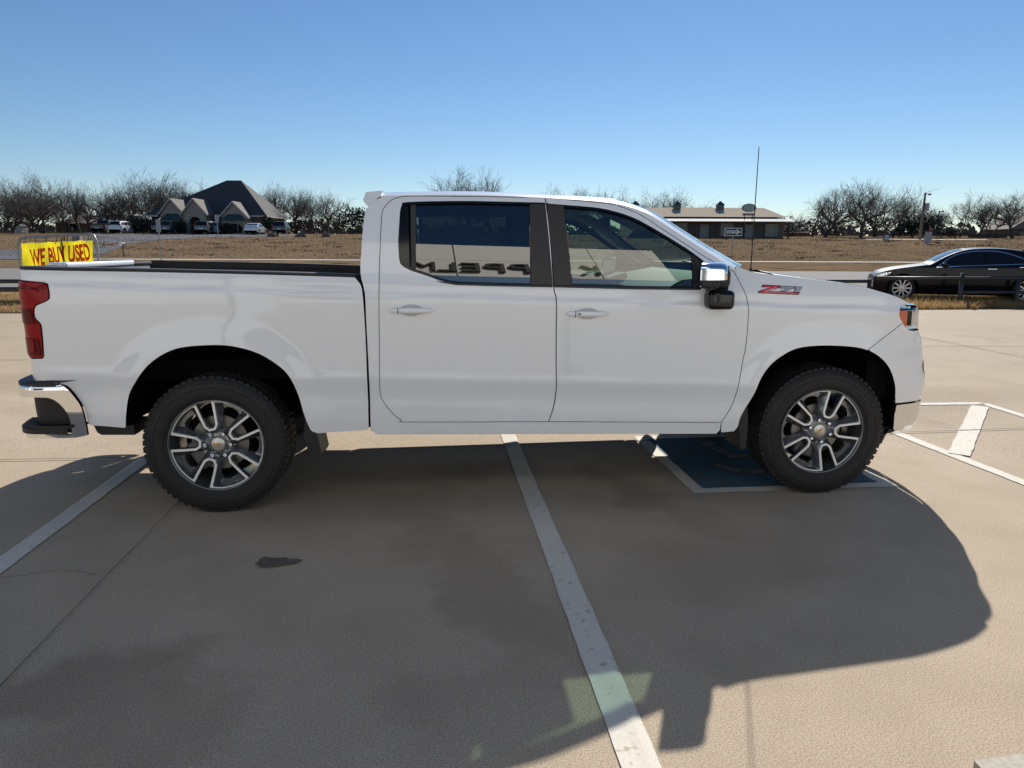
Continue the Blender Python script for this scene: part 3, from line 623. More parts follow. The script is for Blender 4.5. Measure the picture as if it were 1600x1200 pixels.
# step pads: top and lower ones at each corner
for sgn in(-1,1):
    A=[bump(np.array([u]),np.array([.80]),.004)[:2,0] for u in np.linspace(uof(-.84),bl[-1],24)]
    B=[bump(np.array([u]),np.array([.80]),-.16 if u>uof(-.95) else -.05)[:2,0] for u in np.linspace(uof(-.84),bl[-1],24)]
    P=[(a[0],a[1]*(-sgn if sgn>0 else 1)) for a in A];Q=[(max(b[0],a[0]+.03) if True else 0,b[1]*(-sgn if sgn>0 else 1)) for a,b in zip(A,B)]
    V=[(x,y,.788) for x,y in P]+[(x,y,.806) for x,y in P]+[(x+.12,y,.822) for x,y in P];n=24;F=[]
    for i in range(n-1):
        F+=[(i,i+1,n+i+1,n+i),(n+i,n+i+1,2*n+i+1,2*n+i)]
    mk('bumper_top_pad',V,F,BLKP,rb)
    A=[bump(np.array([u]),np.array([.54]),.012)[:2,0] for u in np.linspace(uof(-.80),uof(-.80)+.52,18)]
    V=[];n=18
    for z in (.515,.545):
        for a in A: V.append((a[0],a[1]*(-sgn if sgn>0 else 1),z))
    for a in A: V.append((a[0]+.13,a[1]*(-sgn if sgn>0 else 1)*.90,.560))
    F=[]
    for i in range(n-1):F+=[(i,i+1,n+i+1,n+i),(n+i,n+i+1,2*n+i+1,2*n+i)]
    st=mk('corner_step',V,F,BLKP,rb)
    mb=MB()
    for i in range(2,16,1):
        a=A[i];y=a[1]*(-sgn if sgn>0 else 1);mb.box((a[0]+.02,y-.004,.547),(a[0]+.09,y+.004,.562))
    mb.build('step_tread',BLKP,st)
# lower chrome return of the bumper: kept inside the bumper polygon
# underbody
mb=MB()
for s in(-1,1): mb.box((-.85,s*.42-.04,.50),(4.1,s*.42+.04,.62))
mb.box((.95,-.88,.47),(3.10,.88,.52));mb.box((-.9,-.80,.78),(.9,.80,.90));mb.box((3.1,-.42,.5),(4.2,.42,1.1));mb.box((2.55,-.35,.40),(3.1,.35,.5))
mb.box((4.15,-.88,.42),(4.20,.88,1.18));mb.box((3.15,-.50,.6),(3.3,.50,1.2))
mb.box((.84,-.95,.50),(.905,.95,1.36));mb.box((4.0,-.80,.62),(4.17,.80,1.20));mb.box((3.2,-.86,1.10),(4.12,.86,1.17));mb.box((4.2,-.80,.60),(4.33,.80,1.19));mb.box((4.05,-.92,.62),(4.19,.92,1.08));mb.build('chassis_and_sun_blocks',DARK,TR)  # filler boxes added in nose and cab gap so no sunlight leaks through
mb=MB();mb.tube([(0,-.85,.41),(0,.85,.41)],.05,12);mb.lathe([(0,-.12),(.1,-.1),(.15,0),(.1,.1),(0,.12)],16,Matrix.Translation((0,0,.41)));mb.tube([(3.745,-.85,.41),(3.745,.85,.41)],.035,10);mb.tube([(0,0,.42),(1.8,0,.50),(3,0,.55)],.045,10);mb.tube([(-.9,.5,.50),(.3,.5,.55),(2.6,.45,.5)],.035,10)
mb.rbox((2.75,-.60,.33),(3.1,.40,.47),.03)
mb.build('drivetrain',DARK,TR)
# ---- interior
mb=MB();mb.box((.95,-.93,.52),(3.10,.93,.60));mb.build('cabin_floor',TRIMG,TR)
def seat(x,y,w,name,par=TR):
    st=empty(name,parent=par)
    mb=MB();mb.rbox((x-.02,y-w/2,.78),(x+.52,y+w/2,.96),.05,4);mb.build('seat_cushion',SEAT,st,angle=50)
    mb=MB();M=Matrix.Translation((x,y,.90))@Matrix.Rotation(R(-14),4,'Y');mb.rbox((-.08,-w/2,0),(.08,w/2,.62),.055,4,M);mb.build('seat_back',SEAT,st,angle=50)
    for dy in ([0] if w<.7 else [-.42,0,.42]):
        mb=MB();mb.rbox((-.05,dy-.13,.64),(.05,dy+.13,.82),.04,4,M);mb.tube([M@Vector((0,dy-.05,.58)),M@Vector((0,dy-.05,.68))],.007,6);mb.tube([M@Vector((0,dy+.05,.58)),M@Vector((0,dy+.05,.68))],.007,6);mb.build('headrest',SEAT,st,angle=50)
seat(2.02,-.42,.54,'passenger_seat');seat(2.02,.42,.54,'driver_seat');seat(1.10,0,1.40,'rear_bench')
mb=MB();mb.rbox((2.0,-.12,.60),(2.8,.12,.98),.04);mb.build('centre_console',TRIMG,TR,angle=40)
mb=MB();mb.prism([(2.62,.70),(2.60,1.10),(2.66,1.30),(2.80,1.375),(3.12,1.41),(3.18,1.30),(3.15,.70)],-.90,.90);mb.build('dashboard',TRIMG,TR,angle=30)
mb=MB();mb.prism([(2.58,1.15),(2.60,1.345),(2.74,1.385),(2.80,1.20)],.20,.62);mb.prism([(2.58,1.05),(2.585,1.27),(2.70,1.30),(2.70,1.05)],-.16,.16);mb.build('instrument_hood',BLKP,TR)
sw=empty('steering_wheel',(2.50,.41,1.20),parent=TR)
M=Matrix.Rotation(R(-65),4,'Y')
V=[];F=[];n=32;k=10
for i in range(n):
    a=2*pi*i/n
    for q in range(k): b=2*pi*q/k;V.append(tuple(M@Vector(((.185+.016*cos(b))*cos(a),(.185+.016*cos(b))*sin(a),.016*sin(b)))))
for i in range(n):
    for q in range(k):F.append((i*k+q,((i+1)%n)*k+q,((i+1)%n)*k+(q+1)%k,i*k+(q+1)%k))
mk('wheel_rim',V,F,BLKP,sw,smooth=True)
mb=MB();mb.rbox((-.06,-.07,-.03),(.06,.07,.0),.02,3,M);mb.box((-.02,-.18,-.012),(.02,.18,.008),M);mb.tube([M@Vector((0,0,0)),M@Vector((0,0,-.25))],.03,8);mb.build('wheel_spoke',TRIMG,sw)
mb=MB();mb.rbox((2.50,-.13,1.72),(2.53,.13,1.79),.012);mb.tube([(2.52,0,1.76),(2.56,0,1.84)],.01,6);mb.build('rear_view_mirror',BLKP,TR,angle=40)
for y_ in(-.47,.47):
    mb=MB();mb.rbox((-.04,-.29,-.008),(.25,.29,.008),.007,2,Matrix.Translation((2.46,y_,1.795))@Matrix.Rotation(R(24),4,'Y'));mb.build('sun_visor',HEADL,TR,angle=40)  # visors added and widened to trim the sunlight falling through the windshield
# window sticker on the far rear glass, seen faintly through the tint
def sfar(u,v,off=0): return side(u,v,off-.016)
panel('window_sticker',[(1.36,1.48),(1.36,1.74),(1.66,1.745),(1.66,1.48)],sfar,mat('sticker_paper',(.55,.6,.58),.8),TR,res=(.2,.1),flange=0,mirror=True)
for xh in(2.15,):
    pass
# ---- wheels
def star(k,phi): return phi+2*pi*k/5
def wheel_parts():
    Rr=.262
    root=empty('wheel')
    # tyre, axis = local y, outer face towards -y
    prof=[(.269,.100),(.272,.118),(.284,.129),(.305,.136),(.335,.1375),(.365,.135),(.385,.128),(.400,.117),(.408,.104),(.411,.09),(.411,.0)]
    pr=[(r,-h) for r,h in prof]+[(r,h) for r,h in prof[::-1]][1:]
    Mx=Matrix.Rotation(R(-90),4,'X')
    mb=MB();mb.lathe(pr,96,Mx@Matrix.Scale(1,4));ty=mb.build('tyre',RUBBER,root,angle=38)
    mb=MB()
    def blk(r0,r1,a,da,y0,y1,sk=0):
        V=[]
        for r in(r0,r1):
            for y in(y0,y1):
                for s in(-1,1):
                    aa=a+s*da+(sk*(y-y0));V.append((r*cos(aa),y,r*sin(aa)))
        mb.add(V,[(0,1,3,2),(4,6,7,5),(0,4,5,1),(2,3,7,6),(0,2,6,4),(1,5,7,3)])
    n=62
    for i in range(n):
        a=2*pi*i/n
        for s in(-1,1):
            d=.32 if i%2 else .36
            blk(.402,.4165,a,2*pi/n*d,s*.068,s*.112,.4*s)
            blk(.402,.4165,a+pi/n,2*pi/n*.34,s*.034,s*.060,-1.2*s)
        blk(.402,.4165,a,2*pi/n*.33,-.024,.024,1.0)
        # side biters
        for s in(-1,1):
            V=[]
            for r,h in((.374,.1325),(.407,.108)):
                for e in(-.003,.0028):
                    for q in(-1,1):
                        aa=a+q*2*pi/n*(.20 if r<.39 else .30);V.append((r*cos(aa),s*(h+e),r*sin(aa)))
            mb.add(V,[(0,1,3,2),(4,6,7,5),(0,4,5,1),(2,3,7,6),(0,2,6,4),(1,5,7,3)])
    mb.build('tread',RUBBER,ty)
    mb=MB()
    for s in(-1,):
        mb.lathe([(.349,.1375),(.3505,.1395),(.352,.1375)],72,Mx@Matrix.Scale(-1,4,(0,0,1)));mb.lathe([(.293,.133),(.2945,.1365),(.296,.1345)],72,Mx@Matrix.Scale(-1,4,(0,0,1)))
    # raised sidewall lettering
    for word,c0 in(('GOODYEAR',R(-35)),('WRANGLER',R(120)),('GOODYEAR',R(205))):
        tv,tf=text_tris(word,.040)
        if len(tv):
            cx=tv[:,0].max()/2;V=[];Vb=[]
            for x,y in tv:
                a=c0-(x-cx)*1.15/.317;r=.309+y*.85;h=.1365+.0*r
                V.append((r*cos(a),-(h+.0022),r*sin(a)));Vb.append((r*cos(a),-(h-.004),r*sin(a)))
            solid(mb,V,Vb,tf)
    mb.build('sidewall_lettering',RUBBER,ty)
    rim=empty('rim',parent=root);rim.scale=(1.045,1,1.045)
    # barrel
    mb=MB();mb.lathe([(.2645,.120),(.262,.124),(.256,.122),(.2545,.110),(.250,.09),(.238,.04),(.225,-.02),(.22,-.11)],80,Mx@Matrix.Scale(-1,4,(0,0,1)));mb.build('rim_barrel',RIMD,rim,smooth=True)
    # face geometry in polar (p,q) plane ; p = x , q = z
    def rot(P,a): c,s=cos(a),sin(a);return [(x*c-y*s,x*s+y*c) for x,y in P]
    pocket=[(.252,.043),(.17,.033),(.118,.026),(.100,.012),(.100,-.012),(.118,-.026),(.17,-.033),(.252,-.043)]
    pin=pocket
    band_out=[(.262,.070),(.235,.055),(.17,.0470),(.112,.0385),(.0865,.017),(.0865,-.017),(.112,-.0385),(.17,-.0470),(.235,-.055),(.262,-.070)]
    wide=[(.100,.010),(.125,.024),(.165,.036),(.200,.044),(.216,.030),(.220,.0),(.212,-.030),(.200,-.044),(.165,-.036),(.125,-.024),(.100,-.010)]
    a5=[2*pi*k/5 for k in range(5)];b5=[a+pi/5 for a in a5]
    # base spokes: height field falling away from the machined bands
    circ=[(.2575*cos(t),.2575*sin(t)) for t in np.linspace(0,2*pi,121)[:-1]]
    holes=[rot([(p if p[0]<.25 else (.2525,p[1])) for p in pocket],a) for a in a5]+[rot(wide,b) for b in b5]
    bands=[rot(band_out,a) for a in a5]
    def depth(x,y):
        d=np.full(len(x),1e9)
        for bnd in bands:
            dd=dist_poly(bnd,x,y);dd[inpoly(bnd,x,y)]=0;d=np.minimum(d,dd)
        r=np.hypot(x,y)
        hub=np.clip((.085-r)/.03,0,1)
        lip=np.clip((.2575-r)/.012,0,1)
        dep=.006+np.minimum(d*1.5,.045)
        dep=dep*lip+.004*(1-lip)
        dep=dep*(1-hub)+.026*hub
        return dep
    vo,F,_=tri(circ,holes,(.008,.008))
    dz=depth(vo[:,0],vo[:,1]);V=[(x,-.104+d,y) for (x,y),d in zip(vo,dz)]
    # back faces
    n=len(V);E={}
    for ff in F:
        for i in range(3):E[(ff[i],ff[(i+1)%3])]=1
    Vb=[(x,-.104+d+.030,y) for (x,y),d in zip(vo,dz)]
    FF=list(F)+[tuple(i+n for i in ff[::-1]) for ff in F]
    for a,b in E:
        if (b,a) not in E:FF.append((a,a+n,b+n,b))
    o=mk('rim_spokes',V+Vb,FF,RIMD,rim,angle=28)
    # machined faces
    mb=MB()
    for a in a5:
        ip=[(p if p[0]<.25 else (.2575,p[1]*1.02)) for p in pocket]
        op=[(.0900,.0165),(.0900,-.0165)]
        outer=[(math.sqrt(max(.2585**2-.067**2,0)),.067),(.236,.0550),(.17,.0465),(.113,.0385),(.0870,.0170),(.0870,-.0170),(.113,-.0385),(.17,-.0465),(.236,-.0550),(math.sqrt(.2585**2-.067**2),-.067)]
        inner=[(math.sqrt(.2585**2-.044**2),.044),(.17,.0345),(.117,.0270),(.0985,.0120),(.0985,-.0120),(.117,-.0270),(.17,-.0345),(math.sqrt(.2585**2-.044**2),-.044)]
        P=rot(outer+inner[::-1],a)
        vo2,F2,_=tri(P,[],(.05,.05))
        n=len(vo2);V=[(x,-.1065,y) for x,y in vo2];V2=[(x,-.094,y) for x,y in vo2]
        solid(mb,V,V2,F2)
    # arcs over the wide windows
    for b in b5:
        h=pi/5-math.asin(.052/.2585);ts=np.linspace(b-h,b+h,13)
        P=[(.2605*cos(t),.2605*sin(t)) for t in ts]+[(.2485*cos(t),.2485*sin(t)) for t in ts[::-1]]
        vo2,F2,_=tri(P,[],(.5,.5));solid(mb,[(x,-.1062,y) for x,y in vo2],[(x,-.10,y) for x,y in vo2],F2)
    mb.build('machined_face',RIMM,rim)
    # hub cap, nuts
    mb=MB();mb.lathe([(0,.090),(.030,.090),(.0375,.086),(.039,.075),(.041,.05)],32,Mx@Matrix.Scale(-1,4,(0,0,1)));cap=mb.build('centre_cap',mat('brushed_cap',(.62,.61,.6),.32,metal=.7),rim,angle=30);cap.rotation_euler=(0,R(31),0)
    bt=[(-.020,-.0045),(-.0075,-.0045),(-.0065,-.0085),(.0085,-.0085),(.0078,-.0045),(.0215,-.0045),(.019,.0045),(.0068,.0045),(.0062,.0085),(-.0088,.0085),(-.0082,.0045),(-.0215,.0045)]
    mb=MB();mb.prism(bt,-.0930,-.089);mb.build('emblem',GOLD,cap)
    for k in range(6):
        a=2*pi*k/6+pi/2;M=Matrix.Translation((.070*cos(a),-.084,.070*sin(a)))@Mx
        mb=MB();mb.lathe([(0,.016-.022),(.007,.014-.022),(.011,.004-.022),(.0115,.03-.022)],6,M@Matrix.Scale(1,4));mb.lathe([(.017,.012),(.0155,.0035),(.013,.010)],14,M);mb.build('lug_nut',CHROME,rim,smooth=False)
    mb=MB();mb.lathe([(.06,.0),(.165,.0),(.165,.026),(.06,.026)],48,Matrix.Translation((0,-.035,0))@Mx);mb.build('brake_disc',STEEL,root,angle=30)
    mb=MB();mb.rbox((-.19,-.05,-.09),(-.10,.04,.09),.02);mb.build('brake_caliper',mat('caliper_grey',(.12,.12,.12),.5),root,angle=40)
    mb=MB();mb.lathe([(0,.06),(.085,.06),(.085,.0),(.2,.0),(.215,.02)],32,Matrix.Translation((0,-.0,0))@Mx);mb.build('hub',DARK,root,smooth=False)
    return root
w0=wheel_parts();w0.parent=TR;w0.location=(0,-.868,.4155);w0.rotation_euler=(0,-R(31),0)
def rot_rim(o,ang): o.rotation_euler=(0,-ang,0)
# nuts stay with the rim; letters with the tyre: each wheel has its own turn
for (x,y,ang,flip) in ((3.745,-.868,R(71),0),(0,.868,R(10),1),(3.745,.868,R(45),1)):
    c=copy_tree(w0,TR);c.location=(x,y,.4155);c.rotation_euler=(0,-ang,pi if flip else 0)
    if flip: c.rotation_euler=(0,ang,pi)
# ================================================================ SETTING: terrain in a frame that looks down the road-side (lat = right, dep = forward)
F2=np.array([sin(YAW),cos(YAW)]);R2=np.array([cos(YAW),-sin(YAW)])
HB=[(-200,0),(5,0),(9,0.02),(14.5,.16),(19.5,.20),(46,.20),(52,.45),(55.5,.60),(57.5,.64),(60,.80),(70,1.85),(80,2.62),(90,2.98),(100,3.30),(115,3.70),(200,4.4),(600,5.5),(2500,9)]
HD=[h[0] for h in HB];HZ=[h[1] for h in HB]
def H(dep,lat=0): return float(np.interp(dep,HD,HZ))
def W(lat,dep,z=None,dz=0):
    p=CAMP[:2]+R2*lat+F2*dep
    return (float(p[0]),float(p[1]),(H(dep) if z is None else z)+dz)
def LD_(x,y):
    d=np.array([x,y])-CAMP[:2];return float(d@R2),float(d@F2)
def at(px,py,dep):                         # point seen at a pixel at a given forward distance
    d=FW+RT*(px-800)/FPX-UP*(py-600)/FPX;t=dep/(d[:2]@F2);p=CAMP+d*t;return np.array(p)
def lat_of(px,dep,py=380): 
    p=at(px,py,dep);return LD_(p[0],p[1])[0]
def G(px,py):                              # where a pixel's line of sight meets the ground
    d=FW+RT*(px-800)/FPX-UP*(py-600)/FPX
    prev=1.0
    for dep in np.concatenate([np.arange(1,60,.05),np.arange(60,400,.25)]):
        t=dep/(d[:2]@F2);p=CAMP+d*t
        if p[2]<=H(dep): return W(LD_(p[0],p[1])[0],dep)
    return W(LD_(p[0],p[1])[0],100)
def sheet(name,poly,m,dz,res=2.0,kind='structure',label=None):
    """poly in (lat,dep); draped on the terrain, breaklines included"""
    P=np.array(poly);ex=[]
    for d in HD:
        if P[:,1].min()<d<P[:,1].max():
            for l in np.arange(P[:,0].min(),P[:,0].max(),res): ex.append((l,d))
    vo,F,_=tri([tuple(p) for p in poly],[],(res,res),extra=ex)
    V=[W(a,b,dz=dz) for a,b in vo]
    FF=[]
    for f in F:
        a,b,c=[np.array(V[i]) for i in f[:3]];FF.append(f if np.cross(b-a,c-a)[2]>0 else f[::-1])
    o=mk(name,V,FF,m);
    if kind:o['kind']=kind
    return o
# ---- materials of the ground
STAINS=[(-.02,-2.72,.55,.28,.74),(.35,-3.0,.5,.3,.84),(1.45,-1.9,.30,1.3,.84),(.9,-.6,1.2,.5,.86),(2.9,-1.9,.9,.5,.90),(6.2,1.5,2.5,.8,.87),(5.5,4.2,3.5,.7,.90),(-3.5,3.5,3,.8,.88),(4.0,-3.2,.7,.35,.88),(2.6,-.9,.25,.9,.83)]
def concrete_mat():
    m=bpy.data.materials.new('concrete');m.use_nodes=True;n=m.node_tree;L=n.links;b=n.nodes['Principled BSDF'];b.inputs['Roughness'].default_value=.85;b.inputs['Specular IOR Level'].default_value=.15
    tc=n.nodes.new('ShaderNodeTexCoord')
    def nz(s,d=4,r=.55):
        x=n.nodes.new('ShaderNodeTexNoise');x.inputs['Scale'].default_value=s;x.inputs['Detail'].default_value=d;x.inputs['Roughness'].default_value=r;L.new(tc.outputs['Object'],x.inputs[0]);return x
    def ramp(src,a,b_,c0=(0,0,0),c1=(1,1,1)):
        x=n.nodes.new('ShaderNodeValToRGB');x.color_ramp.elements[0].position=a;x.color_ramp.elements[1].position=b_;x.color_ramp.elements[0].color=(*c0,1);x.color_ramp.elements[1].color=(*c1,1);L.new(src,x.inputs[0]);return x
    def mix(fac,a,b_,mode='MIX'):
        x=n.nodes.new('ShaderNodeMix');x.data_type='RGBA';x.blend_type=mode
        if isinstance(fac,float): x.inputs[0].default_value=fac
        else: L.new(fac,x.inputs[0])
        for i,v in((6,a),(7,b_)):
            if isinstance(v,tuple): x.inputs[i].default_value=(*v,1)
            else: L.new(v,x.inputs[i])
        return x.outputs[2]
    big=ramp(nz(.35,3).outputs[0],.35,.7);mid=ramp(nz(2.2,5).outputs[0],.3,.75);fine=ramp(nz(170,2,.7).outputs[0],.35,.65);sp=ramp(nz(330,1).outputs[0],.68,.74);dk=ramp(nz(120,2).outputs[0],.66,.73)
    c=mix(big.outputs[0],(.44,.355,.255),(.50,.405,.30));c=mix(mid.outputs[0],c,(.41,.33,.24))
    c=mix(fine.outputs[0],mix(1.0,c,(.62,.61,.60),'MULTIPLY'),mix(1.0,c,(1.28,1.28,1.28),'MULTIPLY'))
    c=mix(sp.outputs[0],c,(.78,.72,.62));c=mix(dk.outputs[0],c,(.17,.145,.12))
    # an old dull patch of tyre grime on the near slabs
    st=ramp(nz(.9,4).outputs[0],.60,.78);c=mix(st.outputs[0],c,mix(1.0,c,(.80,.79,.78),'MULTIPLY'))
    for x,y,rx,ry,k in STAINS:
        mp=n.nodes.new('ShaderNodeMapping');mp.vector_type='TEXTURE';mp.inputs['Location'].default_value=(x,y,0);mp.inputs['Scale'].default_value=(rx,ry,5);mp.inputs['Rotation'].default_value=(0,0,.4)
        ad=n.nodes.new('ShaderNodeMix');ad.data_type='RGBA';ad.blend_type='LINEAR_LIGHT';ad.inputs[0].default_value=.35;L.new(tc.outputs['Object'],ad.inputs[6]);L.new(nz(3.5,5,.6).outputs[1],ad.inputs[7])
        L.new(ad.outputs[2],mp.inputs[0]);g=n.nodes.new('ShaderNodeTexGradient');g.gradient_type='SPHERICAL';L.new(mp.outputs[0],g.inputs[0])
        rr=ramp(g.outputs[0],.0,.55);c=mix(rr.outputs[0],c,mix(1.0,c,(k,k*.985,k*.97),'MULTIPLY'))
    L.new(c,b.inputs['Base Color'])
    bp=n.nodes.new('ShaderNodeBump');bp.inputs['Strength'].default_value=.38;bp.inputs['Distance'].default_value=.002;L.new(nz(190,4,.7).outputs[0],bp.inputs['Height']);L.new(bp.outputs[0],b.inputs['Normal'])
    return m
CONC=concrete_mat()
def worn(name,col,under=(.33,.28,.225),lo=.34,hi=.46,scale=28,rough=.8):
    return mat(name,under,rough,noise=[(scale,col,lo,hi)],bump=(150,.3,.002)) if False else mat(name,col,rough,noise=[(160,tuple(c*.86 for c in col),.4,.65),(scale,under,hi+.16,hi+.24),(6,tuple(c*.85 for c in col),.5,.8)],bump=(150,.3,.002))
LINE=worn('line_paint',(.68,.63,.54),under=(.42,.34,.25),hi=.45);LINE2=worn('line_paint_bright',(.66,.61,.52),under=(.45,.37,.27),hi=.45)
BLUEP=worn('blue_paint',(.045,.115,.175),under=(.06,.085,.10),hi=.36,scale=7)
ASPH=mat('road_surface',(.22,.205,.19),.9,spec=.1,noise=[(.6,(.235,.225,.21),.35,.7),(8,(.21,.20,.19),.4,.7,(.3,3,1))])
ASPH2=mat('driveway_asphalt',(.12,.12,.13),.9,spec=.1,noise=[(.4,(.135,.14,.15),.35,.7)])
PATHM=mat('path_concrete',(.62,.55,.45),.9,spec=.1,noise=[(1,(.45,.42,.36),.4,.7)])
GRASSM=mat('dry_turf',(.215,.148,.094),.95,spec=0,noise=[(.25,(.135,.095,.064),.35,.65),(5,(.23,.165,.100),.4,.7,(1,2.5,1)),(.9,(.035,.022,.012),.60,.70,(.5,1.8,1))],bump=(3,.8,.15))
GRAVM=mat('dry_verge',(.25,.17,.09),.95,spec=0,noise=[(1.5,(.16,.115,.065),.4,.65),(22,(.30,.25,.18),.5,.75)],bump=(12,.7,.05))
JOINT=mat('joint_dark',(.09,.075,.06),.95)
STAIN=mat('oil_stain',(.11,.09,.075),.7,noise=[(30,(.15,.125,.10),.4,.7)])
# ground: one grid sheet out to the horizon
lats=[-1500,-600,-300]+list(range(-200,201,10))+[300,600,1500];deps=[-60,-30]+[h[0] for h in HB[1:]]+[30,65,75,85,150,300,1000];deps=sorted(set(deps))
V=[];F=[]
for d in deps:
    for l in lats: V.append(W(l,d,dz=-.02 if d<56 else 0))
k=len(lats)
for i in range(len(deps)-1):
    for j in range(k-1):F.append((i*k+j,i*k+j+1,(i+1)*k+j+1,(i+1)*k+j))
tag(mk('ground',V,F,GRASSM),kind='structure')
def edge(lat): return 16.05+.084*lat
sheet('parking_lot',[(-40,edge(-40)),(-40,-12),(45,-12),(45,edge(45))],CONC,0,res=2.5)
sheet('verge',[(-60,edge(-60)-.2),(-60,23.8),(70,23.8),(70,edge(70)-.2)],GRAVM,-.008,res=3)
sheet('road',[(-250,24),(-250,45.9),(250,45.9),(250,24)],ASPH,-.010,res=8)
for d in (25.1,33.6,44.6):
    sheet('road_line',[(-250,d),(-250,d+.14),(250,d+.14),(250,d)],LINE,-.004,res=20)
sheet('path',[(-52,55.6),(-52,57.3),(140,56.2),(140,54.9)],PATHM,.012,res=6)
# side road and driveway up to the dark-roofed house
def L2(px,py):
    g=G(px,py);return LD_(g[0],g[1])
drv=[L2(*p) for p in[(162,397.5),(187,387),(219,379),(250,375.3),(300,372.8),(345,371.6)]]
sheet('driveway',[(-190,54),(-190,60.5),(-60,60.5)]+[(lat_of(120,66),66),(lat_of(120,84),86),(lat_of(150,101),101),(lat_of(470,101),101),(lat_of(470,88),88.5),(lat_of(400,84),84)]+drv[::-1][1:]+[(-37,55.5)],ASPH2,.022,res=4)
dw2=[lat_of(1340,82),lat_of(1530,82)]
sheet('far_driveway',[(dw2[0],80.5),(dw2[0]+2,84),(dw2[1]+2,84),(dw2[1],80.5)],PATHM,.03,res=6)
# ---- markings on the lot, built flat on the slabs (world x,y)
def strip(name,P,m,z=.005,label=None):
    return tag(mk(name,[(x,y,z+H(LD_(x,y)[1])) for x,y in P],[tuple(range(len(P)))],m),kind='structure')
def gq(px,py):
    g=G(px,py);return (g[0],g[1])
def quad(name,a,b,c,d,m,z=.005,n=10,jit=.004):
    rnd=random.Random(int(abs(a[0]*1000)));P=[]
    def seg(p,q):
        for i in range(n):
            t=i/n;l=math.hypot(q[0]-p[0],q[1]-p[1])+1e-6;nx,ny=-(q[1]-p[1])/l,(q[0]-p[0])/l;j=rnd.uniform(-jit,jit)
            P.append((p[0]+(q[0]-p[0])*t+nx*j,p[1]+(q[1]-p[1])*t+ny*j))
    seg(a,b);seg(b,c);seg(c,d);seg(d,a)
    P=[P[i] for i in range(len(P))]
    V=[];F=[]
    o=mk(name,[(x,y,z+H(LD_(x,y)[1])) for x,y in P],[tuple(range(len(P)))],m);return tag(o,kind='structure')
quad('bay_line',(1.805,3.2),(1.918,3.2),(1.985,-4.6),(1.858,-4.6),LINE,n=90,jit=.003)
quad('bay_line',(-.955,2.8),(-.850,2.8),(-.800,-4.6),(-.925,-4.6),LINE,n=90,jit=.003)
# access-bay square under the nose: white border, blue field, worn symbol
bx0,by0,bx1,by1=2.83,-1.04,4.10,.30
a=gq(1085,772);b=gq(1385,765);a0,b0=a,b
dx,dy=b[0]-a[0],b[1]-a[1];l=math.hypot(dx,dy);ux,uy=dx/l,dy/l;vx,vy=-uy,ux
side_l=1.42
def Q(u,v): return (a[0]+ux*u+vx*v,a[1]+uy*u+vy*v)
sheet_z=.005
quad('marking_border',Q(0,0),Q(side_l,0),Q(side_l,.09),Q(0,.09),LINE,n=16);quad('marking_border',Q(0,.09),Q(.09,.09),Q(.09,side_l),Q(0,side_l),LINE,n=16);quad('marking_border',Q(side_l-.09,.09),Q(side_l,.09),Q(side_l,side_l),Q(side_l-.09,side_l),LINE,n=16);quad('marking_border',Q(.09,side_l-.09),Q(side_l-.09,side_l-.09),Q(side_l-.09,side_l),Q(.09,side_l),LINE,n=16)
quad('blue_marking',Q(.09,.09),Q(side_l-.09,.09),Q(side_l-.09,side_l-.09),Q(.09,side_l-.09),BLUEP,n=10,jit=0)
sym=worn('symbol_paint',(.22,.20,.18),under=(.07,.09,.10),hi=.36,scale=14)
pts=[]
for i in range(20):
    t=pi*1.05+ i/19*pi*1.25;pts.append((.62+.27*cos(t),.62+.27*sin(t)))
pts2=[(.62+(p[0]-.62)*.72,.62+(p[1]-.62)*.72) for p in pts[::-1]]
strip('marking_symbol',[Q(*p) for p in pts+pts2],sym,.009)
strip('marking_symbol',[Q(*p) for p in[(.50,1.02),(.58,1.02),(.62,.80),(.84,.80),(.98,.52),(1.08,.56),(1.10,.49),(.95,.42),(.79,.72),(.55,.72)]],sym,.0095)
strip('marking_symbol',[Q(.54+.075*cos(t),1.13+.075*sin(t)) for t in np.linspace(0,2*pi,17)[:-1]],sym,.009)
# hatched zone to the right of the nose
def gqw(pA,pB,wd,name='hatch_line',m=None,z=.005):
    A=np.array(gq(*pA));B=np.array(gq(*pB));d=B-A;l=np.linalg.norm(d);nn=np.array([-d[1],d[0]])/l*wd/2
    quad(name,tuple(A-nn),tuple(B-nn),tuple(B+nn),tuple(A+nn),m or LINE2,z,n=24)
gqw((1395,677),(1640,770),.10);gqw((1430,633),(1536,632),.10);gqw((1536,632),(1660,671),.10)
gqw((1531,636),(1498,712),.15,z=.009)
def crack(P,wd=.006,name='pavement_joint',z=.0115,jit=0):
    rnd=random.Random(3);P=[np.array(gq(*p)) for p in P];
    Q_=[]
    for i in range(len(P)-1):
        n=max(2,int(np.linalg.norm(P[i+1]-P[i])/.12)) if jit else 6
        for k in range(n): Q_.append(P[i]+(P[i+1]-P[i])*k/n+np.array([rnd.uniform(-jit,jit),rnd.uniform(-jit,jit)]))
    Q_.append(P[-1]);L=[];Rr=[]
    for i,q in enumerate(Q_):
        d=Q_[min(i+1,len(Q_)-1)]-Q_[max(i-1,0)];d/=np.linalg.norm(d)+1e-9;nn=np.array([-d[1],d[0]])*wd/2*(1+(rnd.uniform(-.5,.5) if jit else 0));L.append(q+nn);Rr.append(q-nn)
    V=[(x,y,z+H(LD_(x,y)[1])) for x,y in L]+[(x,y,z+H(LD_(x,y)[1])) for x,y in Rr];n=len(L)
    F=[(i,n+i,n+i+1,i+1) for i in range(n-1)]
    return tag(mk(name,V,F,JOINT),kind='structure')
